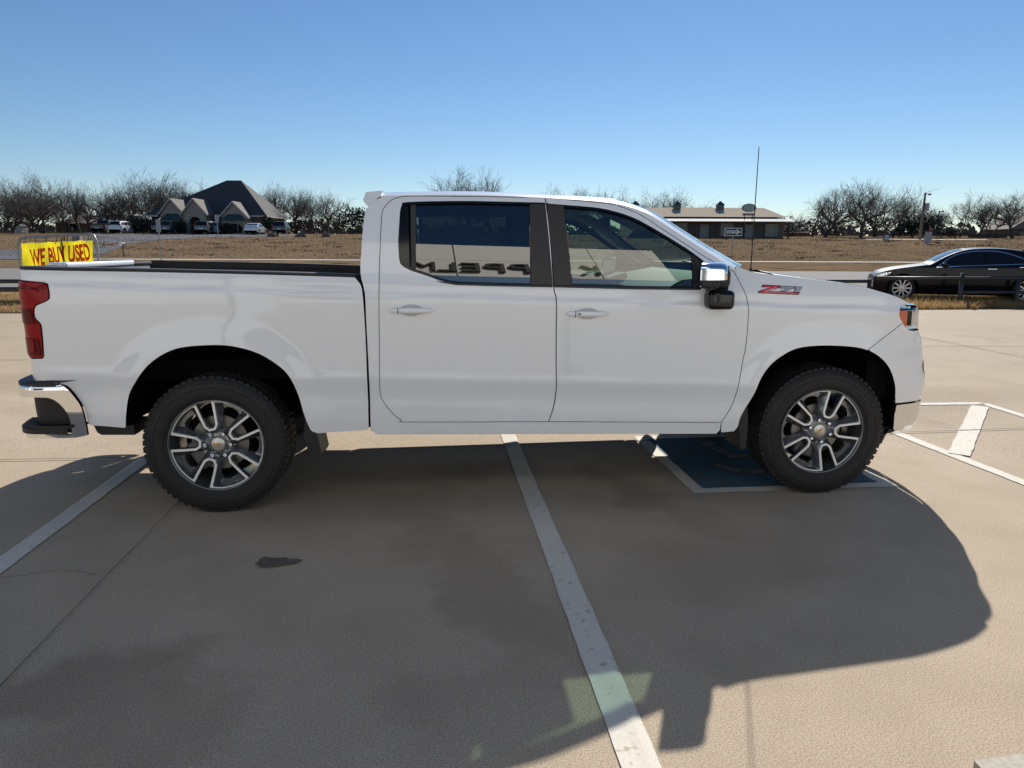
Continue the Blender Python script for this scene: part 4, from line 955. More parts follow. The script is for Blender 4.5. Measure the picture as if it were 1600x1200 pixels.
crack([(285,782),(176,898),(0,1085),(-60,1150)],.0042,jit=.002);crack([(176,898),(150,900),(95,897),(50,906),(0,914),(-60,925)],.004,name='pavement_crack',jit=.010)
crack([(1405,679),(1640,671)],.012);crack([(-40,724),(240,717.5)],.012);crack([(240,717.5),(1405,679)],.012)
crack([(-40,564),(44,563)],.014);crack([(1440,542),(1640,541)],.014)
crack([(1432,526),(1640,567)],.014);crack([(-40,503),(34,503)],.02)
crack([(-10,721),(225,714)],.010) if False else None
crack([(1187,1040),(1187,1041)],.001) if False else None
# stains
rnd=random.Random(5)
def blob(px,py,rx,ry,m,z=.0085,name='oil_stain',seed=1):
    c=gq(px,py);r=random.Random(seed);ph=[r.uniform(0,6) for _ in range(4)]
    P=[]
    for i in range(40):
        t=2*pi*i/40;k=1+.16*sin(3*t+ph[0])+.10*sin(5*t+ph[1])+.07*sin(9*t+ph[2]);P.append((c[0]+rx*k*cos(t),c[1]+ry*k*sin(t)))
    strip(name,P,m,z)
blob(421,884,.065,.055,STAIN,seed=3);blob(443,886,.075,.045,STAIN,z=.0092,seed=8)
# raised pavement corner in front of the showroom (bottom right)
c0=gz0=None
def gzp(px,py,z):
    d=FW+RT*(px-800)/FPX-UP*(py-600)/FPX;t=(z-CAMP[2])/d[2];p=CAMP+d*t;return (float(p[0]),float(p[1]))
A=gzp(1522,1188,.13);B=gzp(1640,1172,.13)
dx=(B[0]-A[0],B[1]-A[1]);l=math.hypot(*dx);d_=(dx[0]/l,dx[1]/l)
far=(A[0]+d_[0]*5,A[1]+d_[1]*5)
KERB=mat('kerb_concrete',(.48,.44,.37),.85,noise=[(60,(.40,.36,.30),.4,.65)],bump=(80,.4,.003))
C0=gzp(1560,1230,.13);back=(C0[0]-A[0],C0[1]-A[1]);l=math.hypot(*back);back=(back[0]/l,back[1]/l)
P=[A,far,(far[0],-7.6),(A[0]+.5,-7.6),(A[0]+back[0]*.9,A[1]+back[1]*.9)]
mb=MB();mb.prism(P,-.02,.13,'z');tag(mb.build('pavement',KERB),kind='structure')
# ================================================================ THINGS OF THE BACKGROUND
BRICK=mat('brick',(.16,.10,.075),.9,noise=[(6,(.22,.15,.11),.4,.65,(1,1,3))])
STONE=mat('pale_stone',(.40,.34,.28),.9,noise=[(3,(.24,.19,.15),.4,.65,(1,1,2.5))])
SHING=mat('shingles',(.055,.052,.055),.9,noise=[(9,(.075,.07,.07),.4,.6,(1,1,4))])
SHINGT=mat('tan_shingles',(.17,.145,.13),.9,noise=[(9,(.16,.135,.12),.4,.6,(1,1,4))])
GREENM=mat('green_metal',(.03,.075,.07),.5)
DGLASS=mat('window_dark',(.02,.025,.03),.06)
TRIMW=mat('trim_white',(.46,.43,.40),.7)
METROOF=mat('pale_metal_roof',(.60,.51,.39),.85,spec=0,noise=[(4,(.50,.42,.32),.4,.6,(9,.3,1))])
WOOD=mat('dark_timber',(.075,.055,.042),.85)
GREYW=mat('grey_boarding',(.14,.125,.12),.85,noise=[(5,(.10,.09,.088),.4,.6,(8,1,.3))])
def frame_obj(name,lat,dep,label,cat,group=None,z=None,yaw=0):
    p=W(lat,dep,z);o=empty(name,p,-YAW+yaw);return tag(o,label,cat,group)
# ---- dark-roofed house (local x = right, y = away from the camera)
hl_=lat_of(250,106);hs=frame_obj('house',hl_,106,'large stone house with a tall dark hipped roof behind the parked cars','house',z=3.35)
s_=106/1111.
def hx(px): return (px-250)*s_
def hxd(px,dy): return lat_of(px,106-dy)-hl_
x0,x1,xr=hx(272),hx(412),hx(250)
mb=MB();mb.box((x0,0,0),(x1,9.5,2.8));wl=mb.build('wall',BRICK,hs)
rx0,rx1=hx(333)+.6,hx(360)+.2;e=.6;ez=2.75;az=8.1
V=[(x0-3.5-e,-e,ez),(x1+e,-e,ez),(x1+e,10+e,ez),(x0-3.5-e,10+e,ez),(rx0,4.8,az),(rx1,4.8,az)]
mb=MB();mb.add(V,[(0,1,5,4),(1,2,5),(2,3,4,5),(3,0,4),(3,2,1,0)]);mb.build('roof',SHING,hs)
mb=MB();mb.box((x0-3.5-e,-e-.03,ez-.22),(x1+e+.03,-e+.02,ez+.02));mb.box((x1+e-.02,-e+.02,ez-.22),(x1+e+.03,10+e,ez+.02));mb.build('fascia_board',TRIMW,hs)
def gable(cx,w_,dy,az_,base,kind):
    g=empty('porch' if kind=='arch' else 'bay',parent=hs)
    a,b=cx-w_/2,cx+w_/2
    if kind=='arch':
        P=[(a,0),(a,base),(cx,az_-.25),(b,base),(b,0),(cx+.85,0),(cx+.85,1.6)]+[(cx+.85*cos(t),1.6+.85*sin(t)) for t in np.linspace(0,pi,10)[1:-1]]+[(cx-.85,1.6),(cx-.85,0)]
        V=[];vo,F,_=tri(P,[],(2,2));mb=MB();solid(mb,[(x,-dy,z) for x,z in vo],[(x,-dy+.4,z) for x,z in vo],F);mb.box((a,-dy+.41,0),(a+.35,0,base));mb.box((b-.35,-dy+.41,0),(b,0,base));mb.build('gable_wall',STONE,g)
        mb=MB();mb.box((cx-.8,-.05,0),(cx+.8,.02,2.3));mb.build('entrance_door',DGLASS,g)
    else:
        mb=MB();mb.prism([(a,0),(a,base),(cx,az_-.25),(b,base),(b,0)],-dy,0);mb.build('gable_wall',STONE,g)
        mb=MB();mb.box((a+.35,-dy-.04,.25),(b-.35,-dy+.02,1.75));mb.build('window',DGLASS,g)
        mb=MB()
        for k in range(4): x=a+.35+(b-a-.7)*k/3;mb.box((x-.04,-dy-.08,.2),(x+.04,-dy-.045,1.8))
        mb.box((a+.3,-dy-.08,1.81),(b-.3,-dy-.045,1.92));mb.build('window_frame',TRIMW,g)
        mb=MB();mb.add([(a+.1,-dy-.9,1.95),(b-.1,-dy-.9,1.95),(b-.9,-dy-.02,2.85),(a+.9,-dy-.02,2.85),(a+.1,-dy-.02,1.95),(b-.1,-dy-.02,1.95)],[(0,1,2,3),(0,3,4),(1,5,2),(0,4,5,1)]);mb.build('awning',GREENM,g)
    mb=MB();o=.35
    for s in(-1,1):
        ex=cx+s*(w_/2+o);ezz=base-o*(az_-base)/(w_/2)
        V=[(cx,-dy-o,az_),(ex,-dy-o,ezz),(ex,3,ezz),(cx,3,az_),(cx,-dy-o,az_-.22),(ex,-dy-o,ezz-.22),(ex,3,ezz-.22),(cx,3,az_-.22)]
        mb.add(V,[(0,1,2,3),(4,5,6,7),(0,1,5,4),(1,2,6,5),(2,3,7,6)])
    mb.build('gable_roof',SHINGT,g)
    mb=MB()
    for s in(-1,1):
        ex=cx+s*(w_/2+o);ezz=base-o*(az_-base)/(w_/2);mb.add([(cx,-dy-o-.03,az_),(ex,-dy-o-.03,ezz),(ex,-dy-o-.03,ezz-.25),(cx,-dy-o-.03,az_-.25)],[(0,1,2,3)])
    mb.build('barge_board',TRIMW,g)
gable(hxd(271,2.9),3.3,2.6,5.0,3.1,'bay');gable(hxd(306,3.2),3.1,2.9,5.0,3.2,'arch');gable(hxd(367,2.5),3.5,2.2,4.65,2.8,'bay')
for px in(398,): 
    mb=MB();mb.box((hx(px)-.1,-.05,.6),(hx(px)+.1,.0,1.9)) 
for yy in(2.2,5.6):
    mb=MB();mb.box((x1-.02,yy,.7),(x1+.05,yy+1.4,2.1));mb.build('side_window',DGLASS,hs)
# ---- long low brick house under the trees
lb=frame_obj('brick_house',lat_of(90,122),122,'low brown brick house half hidden behind the bare trees on the left','house',z=3.6)
mb=MB();mb.box((0,0,0),(13.5,8,1.9));mb.build('wall',BRICK,lb)
mb=MB();mb.add([(-.6,-.6,1.8),(14.1,-.6,1.8),(14.1,8.6,1.8),(-.6,8.6,1.8),(3,4,3.3),(12,4,3.3)],[(0,1,5,4),(1,2,5),(2,3,4,5),(3,0,4),(3,2,1,0)]);mb.build('roof',SHINGT,lb)
for x in(2.2,6.0,10.2):
    mb=MB();mb.box((x,-.06,.6),(x+1.3,.02,1.6));mb.build('window',DGLASS,lb)
sh=frame_obj('shed',lat_of(23,112),112,'small white garden shed among the trunks at the far left','shed',z=3.6)
mb=MB();mb.box((0,0,0),(1.3,1.6,1.05));mb.build('wall',TRIMW,sh);mb=MB();mb.prism([(-.1,1.04),(.65,1.4),(1.4,1.04)],-.1,1.7);mb.build('roof',mat('shed_roof',(.3,.3,.3),.7),sh)
ub=frame_obj('utility_box',lat_of(113,70),70,'small grey utility box on the grass above the yellow banner','utility box',z=2.15)
mb=MB();mb.rbox((0,0,-.4),(.75,.5,.55),.03);mb.build('cabinet',mat('box_grey',(.30,.27,.24),.7),ub);mb=MB();mb.box((-.03,-.03,.56),(.78,.53,.62));mb.build('lid',mat('box_lid',(.36,.33,.3),.7),ub)
# ---- long metal-roofed building with cupolas
s2=88/1111.
bl_=frame_obj('restaurant_building',lat_of(985,88),88,'long low building with a pale ribbed metal roof and dark cupolas','building',z=2.75)
def bx(px): return (px-985)*s2
Lx=bx(1218)
mb=MB();mb.box((0,0,-.3),(Lx,9,2.45));mb.build('wall',GREYW,bl_)
mb=MB();mb.add([(-.5,-.3,2.62),(Lx+.15,-.3,2.62),(Lx+.15,9.3,2.62),(-.5,9.3,2.62),(2,4.5,3.95),(bx(1200)+.4,4.5,3.95)],[(0,1,5,4),(1,2,5),(2,3,4,5),(3,0,4),(3,2,1,0)])
nr=46
for i in range(nr):
    x=.2+(Lx-.4)*i/nr
    if 2<x<bx(1193): mb.box((x-.02,-.28,0),(x+.02,4.4,.04),Matrix.Translation((0,-.0,2.64))@Matrix.Rotation(math.atan2(1.33,4.8),4,'X'))
mb.build('roof',METROOF,bl_)
mb=MB();mb.add([(-.5,-2.2,2.05),(Lx+.6,-2.2,2.05),(Lx+.6,-.0,2.5),(-.5,-.0,2.5),(-.5,-2.2,1.98),(Lx+.6,-2.2,1.98),(Lx+.6,-.0,2.43),(-.5,-.0,2.43)],[(0,1,2,3),(7,6,5,4),(0,4,5,1),(1,5,6,2),(3,2,6,7),(0,3,7,4)]);mb.build('veranda_roof',mat('white_metal_roof',(.66,.62,.56),.8,spec=.1),bl_)
for px in(1038,1077,1108,1150,1180,1216):
    mb=MB();mb.box((bx(px)-.09,-2.1,-.4),(bx(px)+.09,-1.92,1.99));mb.box((bx(px)-.05,-2.03,1.2),(bx(px)+.05,-1.2,1.3),Matrix.Translation((0,-.4,-.35))@Matrix.Rotation(R(0),4,'X'));mb.build('veranda_post',WOOD,bl_)
for a,b,z0,z1,nm,mm in((1090,1104,-.2,1.75,'door','d'),(1158,1172,-.2,1.75,'door','d'),(1123,1140,.35,1.8,'window','w'),(1191,1208,.35,1.7,'window','t'),(1054,1070,.35,1.8,'window','w'),(1020,1036,-.2,1.75,'door','d')):
    mm={'d':mat('door_pale',(.30,.29,.28),.5) if 'door_pale' not in MATS else MATS['door_pale'],'w':mat('glass_grey',(.13,.13,.14),.2) if 'glass_grey' not in MATS else MATS['glass_grey'],'t':mat('glass_teal',(.12,.19,.18),.2) if 'glass_teal' not in MATS else MATS['glass_teal']}[mm]
    mb=MB();mb.box((bx(a),-.06,z0),(bx(b),.01,z1));o=mb.build(nm,mm,bl_)
    mb=MB()
    for x in(bx(a)-.07,bx(b)):mb.box((x,-.10,z0),(x+.07,.0,z1+.08))
    mb.box((bx(a),-.10,z1),(bx(b),.0,z1+.08));mb.build('frame',TRIMW if nm=='window' else WOOD,o)
for px in(998,1064,1132):
    c=empty('cupola',(bx(px),3.6,3.5),parent=bl_)
    mb=MB();mb.box((-.40,-.40,-.3),(.40,.40,.72));mb.build('cupola_body',mat('cupola_timber',(.12,.125,.11),.8) if 'cupola_timber' not in MATS else MATS['cupola_timber'],c)
    mb=MB();mb.add([(-.52,-.52,.7),(.52,-.52,.7),(.52,.52,.7),(-.52,.52,.7),(0,0,1.25)],[(0,1,4),(1,2,4),(2,3,4),(3,0,4),(3,2,1,0)]);mb.build('cupola_roof',GREENM,c)
sg=frame_obj('oval_sign',lat_of(1163,87),87,'pale oval sign with a small lettered board standing on the metal roof','sign',z=2.75+2.55)
mb=MB();M=Matrix.Translation((0,-.9,1.05))@Matrix.Rotation(R(90),4,'X')@Matrix.Diagonal((1,.56,1,1));mb.lathe([(0,.06),(.72,.06),(.80,.0),(.80,-.06),(0,-.06)],32,M);mb.build('oval_panel',mat('sign_pale',(.42,.50,.47),.6,noise=[(3,(.33,.40,.37),.45,.6)]),sg)
mb=MB();mb.lathe([(.80,.08),(.86,.05),(.86,-.05),(.80,-.08)],32,M);mb.build('oval_rim',WOOD,sg)
mb=MB();mb.box((-.7,-.93,.16),(.7,-.86,.42));mb.build('name_board',WOOD,sg)
mb=MB()
for i in range(7): mb.box((-.62+.18*i,-.96,.20),(-.52+.18*i,-.935,.38))
mb.build('board_letter',TRIMW,sg)
mb=MB();mb.box((-.5,-.9,-.35),(-.42,-.82,.2));mb.box((.42,-.9,-.35),(.5,-.82,.2));mb.build('support_post',WOOD,sg)
# ---- houses on the far right
fh=frame_obj('house',lat_of(1572,120),120,'brown gabled house behind the trees at the far right edge','house',z=3.0)
mb=MB();mb.box((.6,0,0),(7,7,2.2));mb.build('wall',mat('brown_wall',(.13,.10,.085),.9),fh)
mb=MB();mb.add([(0,-.5,2.0),(7.6,-.5,2.0),(7.6,7.5,2.0),(0,7.5,2.0),(3.8,-.5,4.3),(3.8,7.5,4.3)],[(0,4,5,3),(4,1,2,5),(0,1,4),(3,5,2),(0,3,2,1)]);mb.build('roof',SHINGT,fh)
mb=MB();mb.box((2,-.05,.5),(3.2,.02,1.6));mb.build('window',DGLASS,fh)
fh=frame_obj('garage',lat_of(1228,105),105,'small tan roofed outbuilding just right of the metal-roofed building','outbuilding',z=2.9)
mb=MB();mb.box((0,0,0),(3.4,4,1.1));mb.build('wall',BRICK,fh)
mb=MB();mb.add([(-.3,-.3,1.0),(3.7,-.3,1.0),(3.7,4.3,1.0),(-.3,4.3,1.0),(.6,2,2.2),(1.2,2,2.2)],[(0,1,5,4),(1,2,5),(2,3,4,5),(3,0,4),(3,2,1,0)]);mb.build('roof',SHINGT,fh)
# ---- hedges / timber fences far right
hg=frame_obj('boundary_fence',lat_of(1512,95),95,'dark timber fence in front of the right-hand trees','fence',z=2.6)
mb=MB();mb.box((0,0,0),(5,.08,1.0));mb.build('board_panel',WOOD,hg)
for k in range(5):
    mb=MB();mb.box((k*1.22,-.09,0),(k*1.22+.1,-.0,1.08));mb.build('fence_post',WOOD,hg)
# ---- signs
GREYM=mat('galvanised',(.33,.33,.34),.45,metal=.5);SIGNB=mat('sign_back',(.38,.37,.36),.55,metal=.2);SIGNW=mat('sign_white',(.75,.75,.73),.5);INK=mat('ink_black',(.015,.015,.017),.6)
def post_sign(px,ytop,ybot,ysign,wpx,dep,label,face=False,group=None):
    p=at(px,ybot,dep);z0=p[2];k=dep/1111.*1.0
    o=empty('road_sign',(p[0],p[1],z0),-YAW);tag(o,label,'sign',group)
    mb=MB();mb.box((-.03,-.02,-.3),(.03,.02,(ybot-ytop)*k*.98));mb.build('post',GREYM,o)
    mb=MB();h0=(ybot-ysign)*k;h1=(ybot-ytop)*k;wd=wpx*k/2;mb.rbox((-wd,-.045,h0),(wd,-.025,h1),.004,1);s=mb.build('sign_plate',SIGNB if not face else SIGNW,o)
    return o,h0,h1,wd,s
post_sign(252,345,404,364,7,54,'grey-backed traffic sign on a thin post left of the stone house')
post_sign(341,337,372,349,6,80,'small pale sign on a post in front of the stone house porch')
post_sign(1449,363,381,380,11,74,'square grey sign back below the small red flag')
o,h0,h1,wd,s=post_sign(1143,358,405,370,27,54.5,'white and black arrow sign reading ONE WAY on a thin post',face=True)
mb=MB();mb.box((-wd+.06,-.052,h0+.06),(wd-.06,-.047,h1-.06));mb.build('black_field',INK,s)
zc=(h0+h1)/2;hh=(h1-h0)/2
mb=MB();mb.add([(x*wd,-.058,zc+z*hh) for x,z in[(-.80,.40),(.35,.40),(.35,.74),(.90,0),(.35,-.74),(.35,-.40),(-.80,-.40)]],[(0,1,2,3,4,5,6)]);mb.build('arrow',SIGNW,s)
tv,tf=text_tris('ONE WAY',hh*.62)
if len(tv): mk('lettering',[(x-tv[:,0].mean()-wd*.15,-.064,zc+y-tv[:,1].mean()) for x,y in tv],tf,INK,s)
# flag
p=at(1453,375,74);fl=empty('marker_flag',tuple(p),-YAW);tag(fl,'small orange-red triangular flag on a thin rod above the grey sign back','flag')
mb=MB();mb.tube([(-.13,0,-.2),(-.13,0,1.35)],.015,6);mb.build('rod',GREYM,fl)
mb=MB();mb.add([(-.12,-.01,1.35),(.28,.06,.98),(-.12,-.01,.95),(-.12,.01,1.35),(.28,.08,.98),(-.12,.01,.95)],[(0,1,2),(5,4,3),(0,3,4,1),(1,4,5,2)]);mb.build('flag_cloth',mat('flag_red',(.75,.07,.04),.6),fl)
p=at(1384,378,78);bb=empty('notice_board',tuple(p),-YAW);tag(bb,'small blue and white board on the far bank right of the big bare trees','sign')
mb=MB();mb.box((-.33,-.05,.15),(.33,.05,.9));bo=mb.build('board',mat('board_blue',(.06,.09,.13),.6),bb);mb=MB();mb.box((-.28,-.07,.25),(.28,-.055,.42));mb.box((-.2,-.07,.50),(.2,-.055,.68));mb.build('board_print',SIGNW,bo);mb=MB();mb.box((-.25,-.03,-.3),(-.19,.03,.15));mb.box((.19,-.03,-.3),(.25,.03,.15));mb.build('legs',GREYM,bb)
# mailbox
p=at(193,397.5,58);mx_=empty('mailbox',tuple(p),-YAW);tag(mx_,'dark roadside mailbox on a post beside the driveway','mailbox')
mb=MB();mb.box((-.04,-.04,-.2),(.04,.04,.72));mb.build('post',WOOD,mx_)
V=[];mb=MB();P=[(-.12,.70),(.12,.70),(.12,.84)]+[(.12*cos(t),.84+.10*sin(t)) for t in np.linspace(0,pi,8)[1:-1]]+[(-.12,.84)]
mb.prism([(x,z) for x,z in P],-.28,.28,'y');b_=mb.build('box',BLKP,mx_);mb=MB();mb.prism([(x*1.05,.85+(z-.85)*1.05) for x,z in P],-.30,-.285,'y');mb.build('door',SIGNW,b_)
# utility poles
def pole(px0,y0,px1,y1,dep,label,tr=True):
    a=at(px0,y0,dep);b=at(px1,y1,dep);o=empty('utility_pole',tuple(a));tag(o,label,'utility pole')
    d=b-a;mb=MB();mb.tube([(0,0,-1),tuple(d*.5),tuple(d)],[.17,.14,.10],8);mb.build('pole_shaft',mat('pole_timber',(.16,.135,.11),.9) if 'pole_timber' not in MATS else MATS['pole_timber'],o,smooth=True)
    if tr:
        q=d*.72;mb=MB();mb.lathe([(0,-.45),(.25,-.42),(.25,.42),(0,.46)],12,Matrix.Translation((q[0]+.38,q[1],q[2])));mb.build('transformer',SIGNB,o)
    q=d*.97;mb=MB();mb.tube([tuple(q),(q[0]+.6*R2[0],q[1]+.6*R2[1],q[2]+.05)],.04,6);mb.box((q[0]+.5*R2[0]-.12,q[1]+.5*R2[1]-.1,q[2]-.12),(q[0]+.5*R2[0]+.14,q[1]+.5*R2[1]+.1,q[2]+.08));mb.build('lamp_arm',GREYM,o)
pole(1436,380,1446,301,82,'tall leaning utility pole with a transformer between the bare trees')
pole(1462,375,1468,329,110,'shorter distant utility pole right of the leaning one')
# boulders
ROCK=mat('sandstone',(.20,.14,.10),.95,noise=[(2,(.14,.10,.075),.4,.6)],bump=(4,.8,.1))
for i,(px,py,w_,h_,lb_) in enumerate([(428,372,1.1,.5,'low brown boulder right of the white sedan'),(471,372,1.2,.45,'flat boulder in the middle of the row of three'),(509,372,.9,.6,'reddish boulder nearest the truck cab in the row')]):
    rr=random.Random(i);bm=bmesh.new();bmesh.ops.create_icosphere(bm,subdivisions=3,radius=1)
    for v in bm.verts: v.co=Vector((v.co.x*w_*.55,v.co.y*w_*.4,v.co.z*h_))*(1+.16*math.sin(v.co.x*5+i)+.12*math.cos(v.co.y*7+2*i)+rr.uniform(-.05,.05))
    me=bpy.data.meshes.new('boulder');bm.to_mesh(me);bm.free();me.materials.append(ROCK);o=link(bpy.data.objects.new('boulder',me));p=W(lat_of(px,84),84);o.location=p;tag(o,lb_,'boulder','boulders along the drive')
# ---- metal guard rail along the lot
RAIL=mat('rail_paint',(.035,.034,.034),.5,noise=[(3,(.06,.055,.05),.4,.7)])
fr=empty('guard_rail',W(0,17.3));tag(fr,'dark steel pipe guard rail between the lot and the verge','guard rail')
O=np.array(W(0,17.3))
def rel(lat,dep,z): q=np.array(W(lat,dep,z))-O;return tuple(q)
def fdep(lat): return edge(lat)+.9
rz=.86
def rail(name,l0,l1,z,r): 
    mb=MB();n=8;mb.tube([rel(l0+(l1-l0)*i/n,fdep(l0+(l1-l0)*i/n),z) for i in range(n+1)],r,8);return mb.build(name,RAIL,fr,smooth=True)
for l0,l1,z in((-16,8.8,.80),(9.0,22,.87)): rail('top_rail',l0,l1,z,.045)
rail('lower_rail',11.2,22,.52,.04);rail('lower_rail',-16,-10.3,.62,.055)
for l,z1 in((-14,.8),(-9.2,.8),(-5,.8),(-.5,.8),(4,.8),(8.8,.82),(11.2,.97),(12.7,.88),(15.5,.88),(18.5,.88)):
    mb=MB();mb.tube([rel(l,fdep(l),-.1),rel(l,fdep(l),z1+.03)],.05,8);mb.build('rail_post',RAIL,fr,smooth=True)
# ---- yellow banner on a tube frame
bd=19.2
YEL=mat('banner_yellow',(.86,.74,.02),.55,noise=[(2.5,(.70,.62,.03),.4,.7,(5,1,.6))]);REDL=mat('banner_red',(.70,.06,.015),.5)
P0=at(38,462,bd);bn=empty('banner_sign',(P0[0],P0[1],0),-YAW+.10);tag(bn,'yellow banner with red letters WE BUY USED stretched in a steel tube frame','banner')
k=bd/1111.;wB=115*k;hB=1.80
mb=MB();mb.tube([(0,0,-.05),(0,0,hB-.22),(.06,0,hB-.06),(.16,0,hB-.02),(wB-.16,0,hB+.10),(wB-.06,0,hB+.06),(wB,0,hB-.1),(wB,0,-.05)],.035,10);mb.build('tube_frame',GREYM,bn,smooth=True)
mb=MB();mb.tube([(wB*.585,.03,-.05),(wB*.585,.03,hB+.05)],.022,8);mb.build('middle_post',RAIL,bn)
def cloth(x,z):
    return .035*sin(x*9+z*5)+.022*sin(x*21-z*9+1)+.02*sin(x*4+2)-.06*max(0,1-x/.3)
V=[];F=[];nx,nz_=70,24
def bz(x,t): top=hB-.15+.10*x/wB-.02*sin(pi*((x*5/wB)%1));return .62+(top-.62)*t
for i in range(nx+1):
    x=.10+(wB-.19)*i/nx
    for j in range(nz_+1):
        t=j/nz_;z=bz(x,t);V.append((x,-.05+cloth(x,z),z))
for i in range(nx):
    for j in range(nz_):a=i*(nz_+1)+j;F.append((a,a+nz_+1,a+nz_+2,a+1))
translucent(YEL,.45);translucent(REDL,.3)
bc=mk('banner_cloth',V,F,YEL,bn,smooth=True)
tv,tf=text_tris('WE BUY USED',.40,.012)
if len(tv):
    w_t=tv[:,0].max();x_0=.32;sx=(wB-.48)/w_t;
    mb=MB();
    Vt=[(x_0+x*sx,-.058+cloth(x_0+x*sx,1.02+y*1.5+.115*(x_0+x*sx))-.006,1.02+y*1.5+.115*(x_0+x*sx)) for x,y in tv]
    mb.add(Vt,tf);mb.build('lettering',REDL,bn)
for i in range(7):
    x=.2+(wB-.4)*i/6;mb=MB();mb.tube([(x,-.05,bz(x,1)-.03),(x+.02,0,hB+.03+.1*x/wB)],.008,5);mb.build('lacing',INK,bn)
mb=MB();mb.tube([(wB*.585,-.075+cloth(wB*.585,1.3),.6),(wB*.585,-.08+cloth(wB*.585,1.5),hB)],.014,6);mb.build('strap',INK,bn)
# ---- showroom behind the camera (seen in the truck's glass and paint)
FACW=mat('fascia_panel',(.74,.72,.66),.55,noise=[(.6,(.70,.68,.62),.4,.7)]);BLUB=mat('fascia_blue',(.02,.13,.30),.5);WALLB=mat('showroom_wall',(.62,.63,.62),.8)
db=empty('showroom_building',(0,-8,0));tag(db,'cream panelled showroom with blue band and dark raised letters facing the truck','building')
XE=5.76;XW=-16
mb=MB();mb.box((XW,-2.2,4.6),(XE,0,5.92));mb.build('blue_band',BLUB,db)
xs=[XW]+[1.79-2.62*k for k in range(6,0,-1)]+[1.79,4.41,XE]
for a,b in zip(xs[:-1],xs[1:]):
    for z0,z1 in((5.93,7.02),(7.035,8.2)):
        mb=MB();mb.box((a+.012,-.10,z0),(b-.012,.0,z1));mb.build('fascia_tile',FACW,db)
mb=MB();mb.box((XW,-2.2,5.925),(XE,-.11,8.15));mb.build('fascia_backing',DARK,db)
mb=MB();mb.box((XW,-10,0),(XE+6,-1.0,4.59));mb.build('rear_wall',WALLB,db)  # unseen lower wall, lengthened past the fascia to bounce sunlight onto the truck
for k in range(3):
    x=XW+1.5+6.5*k;mb=MB();mb.box((x,-1.02,.3),(x+2.2,-.96,2.9));mb.build('shop_window',DGLASS,db)
for x in(XE-.3,-1.5,-8.5,XW+.3): mb=MB();mb.rbox((x-.3,-.6,0),(x+.3,-.05,4.6),.03);mb.build('column',WALLB,db)
for ch,xc in(('K',4.20),('A',3.45),('P',2.92),('P',2.47),('E',2.035),('L',1.62),('M',1.22)):
    tv,tf=text_tris(ch,.86)
    if len(tv):
        tv=tv-np.array([(tv[:,0].max()+tv[:,0].min())/2,0]);sc_=.40/max(.3,(tv[:,0].max()-tv[:,0].min()))*(.9 if ch!='M' else 1.0);sc_=min(sc_,1.0)
        mb=MB();solid(mb,[(xc-x*sc_,.13,6.18+y*1.0) for x,y in tv],[(xc-x*sc_,.02,6.18+y*1.0) for x,y in tv],tf);mb.build('raised_letter',INK,db)
